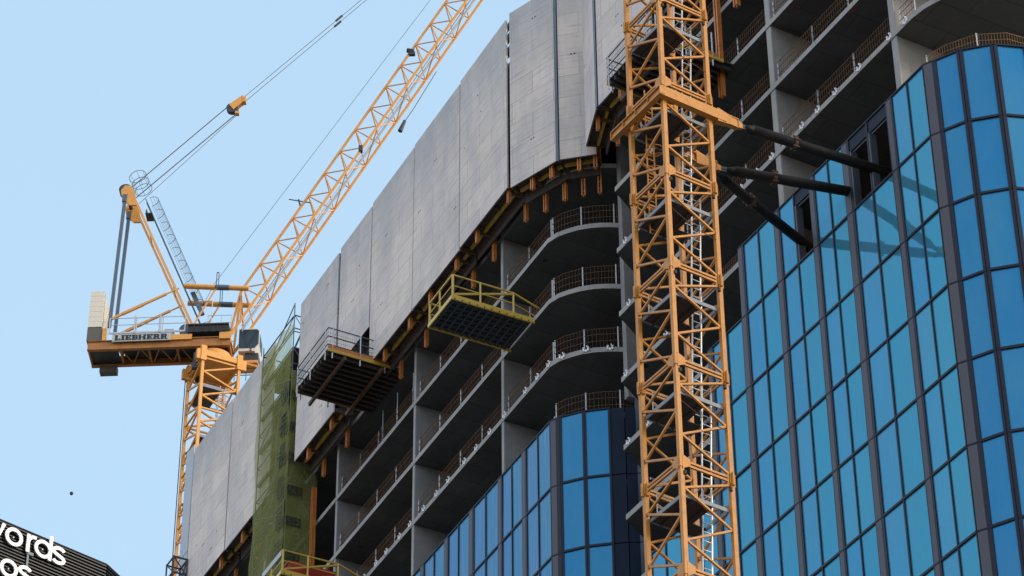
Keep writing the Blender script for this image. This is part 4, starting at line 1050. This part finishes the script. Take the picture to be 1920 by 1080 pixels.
MB().box(FS, X(.56), X(.60), .06, .1, Zc(29.0), Zc(30.5)).box(FS, X(.54), X(.68), .06, .115, Zc(30.3), Zc(30.36)).build('sign_post', M['bluesteel'], sb)

# ------------------------------------------------------------------ small dark round speck in the sky, of unknown kind
bo = bpy.data.meshes.new('balloon'); bm = bmesh.new(); bmesh.ops.create_icosphere(bm, subdivisions=3, radius=.052)
for v in bm.verts:
    if v.co.z < 0: v.co.z *= 1.18
bm.to_mesh(bo); bm.free(); bo.materials.append(M['black'])
bl = bpy.data.objects.new('balloon', bo); COL.objects.link(bl); bl.location = (0, 0, 0)
tag(bl, 'tiny black round balloon alone in the sky over the slatted building', 'balloon')

# ------------------------------------------------------------------ camera, sky, sun
cam = bpy.data.cameras.new('camera'); co = bpy.data.objects.new('camera', cam); COL.objects.link(co)
f = 5800.; zx, zyd = 900., 7532.
zen = Vector((zx - 960, zyd, f)).normalized()
fw = Vector((0, 0, 1)); fh = (fw - zen * fw.dot(zen)).normalized(); rt = fh.cross(zen)
if rt.x < 0: rt = -rt
Rm = Matrix((rt, fh, zen))            # rows: world axes in (right, up, forward) camera coordinates
right = Rm @ Vector((1, 0, 0)); up = Rm @ Vector((0, 1, 0)); fwd = Rm @ Vector((0, 0, 1))
mat = Matrix((( right.x, up.x, -fwd.x, 0), (right.y, up.y, -fwd.y, 0), (right.z, up.z, -fwd.z, 1.7), (0, 0, 0, 1)))
co.matrix_world = mat
cam.sensor_width = 36; cam.lens = 36 * f / 1920; cam.clip_start = .5; cam.clip_end = 9000
C.camera = co
ray = Rm @ Vector((134 - 960, 540 - 925, f)); bl.location = Vector((0, 0, 1.7)) + ray.normalized() * 90

SUN_AZ, SUN_EL = 110, 16
GLOW = (9.0, 7.2, 5.2, 1)  # extra warm sky light added round the sun to brighten the nose
WEST_FILL = (3.7, 2.8, 2.5, 1)
w = bpy.data.worlds.new('World'); C.world = w; w.use_nodes = True
nt = w.node_tree; bg = nt.nodes['Background']
sky = nt.nodes.new('ShaderNodeTexSky'); sky.sky_type = 'NISHITA'; sky.sun_disc = False
sky.sun_elevation = R_(SUN_EL); sky.sun_rotation = R_(SUN_AZ); sky.dust_density = 2.5; sky.air_density = 1.0; sky.ozone_density = 1.5
# thin even veil of high cloud over the blue
mxv = nt.nodes.new('ShaderNodeMix'); mxv.data_type = 'RGBA'; mxv.inputs[0].default_value = .55
mxv.inputs[7].default_value = (4.6, 6.6, 8.4, 1)
nt.links.new(sky.outputs[0], mxv.inputs[6])
# warm lobe added to the unseen western sky to light the screens
tcn = nt.nodes.new('ShaderNodeTexCoord'); dt = nt.nodes.new('ShaderNodeVectorMath'); dt.operation = 'DOT_PRODUCT'
wd = Vector((math.sin(R_(238)) * math.cos(R_(28)), math.cos(R_(238)) * math.cos(R_(28)), math.sin(R_(28)))); dt.inputs[1].default_value = wd
nt.links.new(tcn.outputs['Generated'], dt.inputs[0])
mr = nt.nodes.new('ShaderNodeMapRange'); mr.interpolation_type = 'SMOOTHSTEP'; mr.inputs[1].default_value = .15; mr.inputs[2].default_value = .95
nt.links.new(dt.outputs['Value'], mr.inputs[0])
ad = nt.nodes.new('ShaderNodeMix'); ad.data_type = 'RGBA'; ad.blend_type = 'ADD'; ad.inputs[7].default_value = WEST_FILL
nt.links.new(mr.outputs[0], ad.inputs[0]); nt.links.new(mxv.outputs[2], ad.inputs[6]); 
sdv = nt.nodes.new('ShaderNodeVectorMath'); sdv.operation = 'DOT_PRODUCT'; sdv.inputs[1].default_value = (math.sin(R_(SUN_AZ)) * math.cos(R_(SUN_EL)), math.cos(R_(SUN_AZ)) * math.cos(R_(SUN_EL)), math.sin(R_(SUN_EL)))
nt.links.new(tcn.outputs['Generated'], sdv.inputs[0])
mg = nt.nodes.new('ShaderNodeMapRange'); mg.interpolation_type = 'SMOOTHSTEP'; mg.inputs[1].default_value = .55; mg.inputs[2].default_value = 1.0
nt.links.new(sdv.outputs['Value'], mg.inputs[0])
ag = nt.nodes.new('ShaderNodeMix'); ag.data_type = 'RGBA'; ag.blend_type = 'ADD'; ag.inputs[7].default_value = GLOW
nt.links.new(mg.outputs[0], ag.inputs[0]); nt.links.new(ad.outputs[2], ag.inputs[6]); nt.links.new(ag.outputs[2], bg.inputs[0])
bg.inputs[1].default_value = .15
sl = bpy.data.lights.new('sun', 'SUN'); so = bpy.data.objects.new('sun', sl); COL.objects.link(so)
sl.energy = 1.4; sl.angle = R_(10); sl.color = (1, .86, .68)
sd = Vector((math.sin(R_(SUN_AZ)) * math.cos(R_(SUN_EL)), math.cos(R_(SUN_AZ)) * math.cos(R_(SUN_EL)), math.sin(R_(SUN_EL))))
so.rotation_euler = sd.to_track_quat('Z', 'Y').to_euler(); so.location = (60, -40, 120)
vs = C.view_settings; vs.view_transform = 'Standard'; vs.look = 'None'; vs.exposure = .22; vs.gamma = 1
C.cycles.max_bounces = 8; C.cycles.transparent_max_bounces = 12
for o in bpy.data.objects:
    if 'base' in o: del o['base']
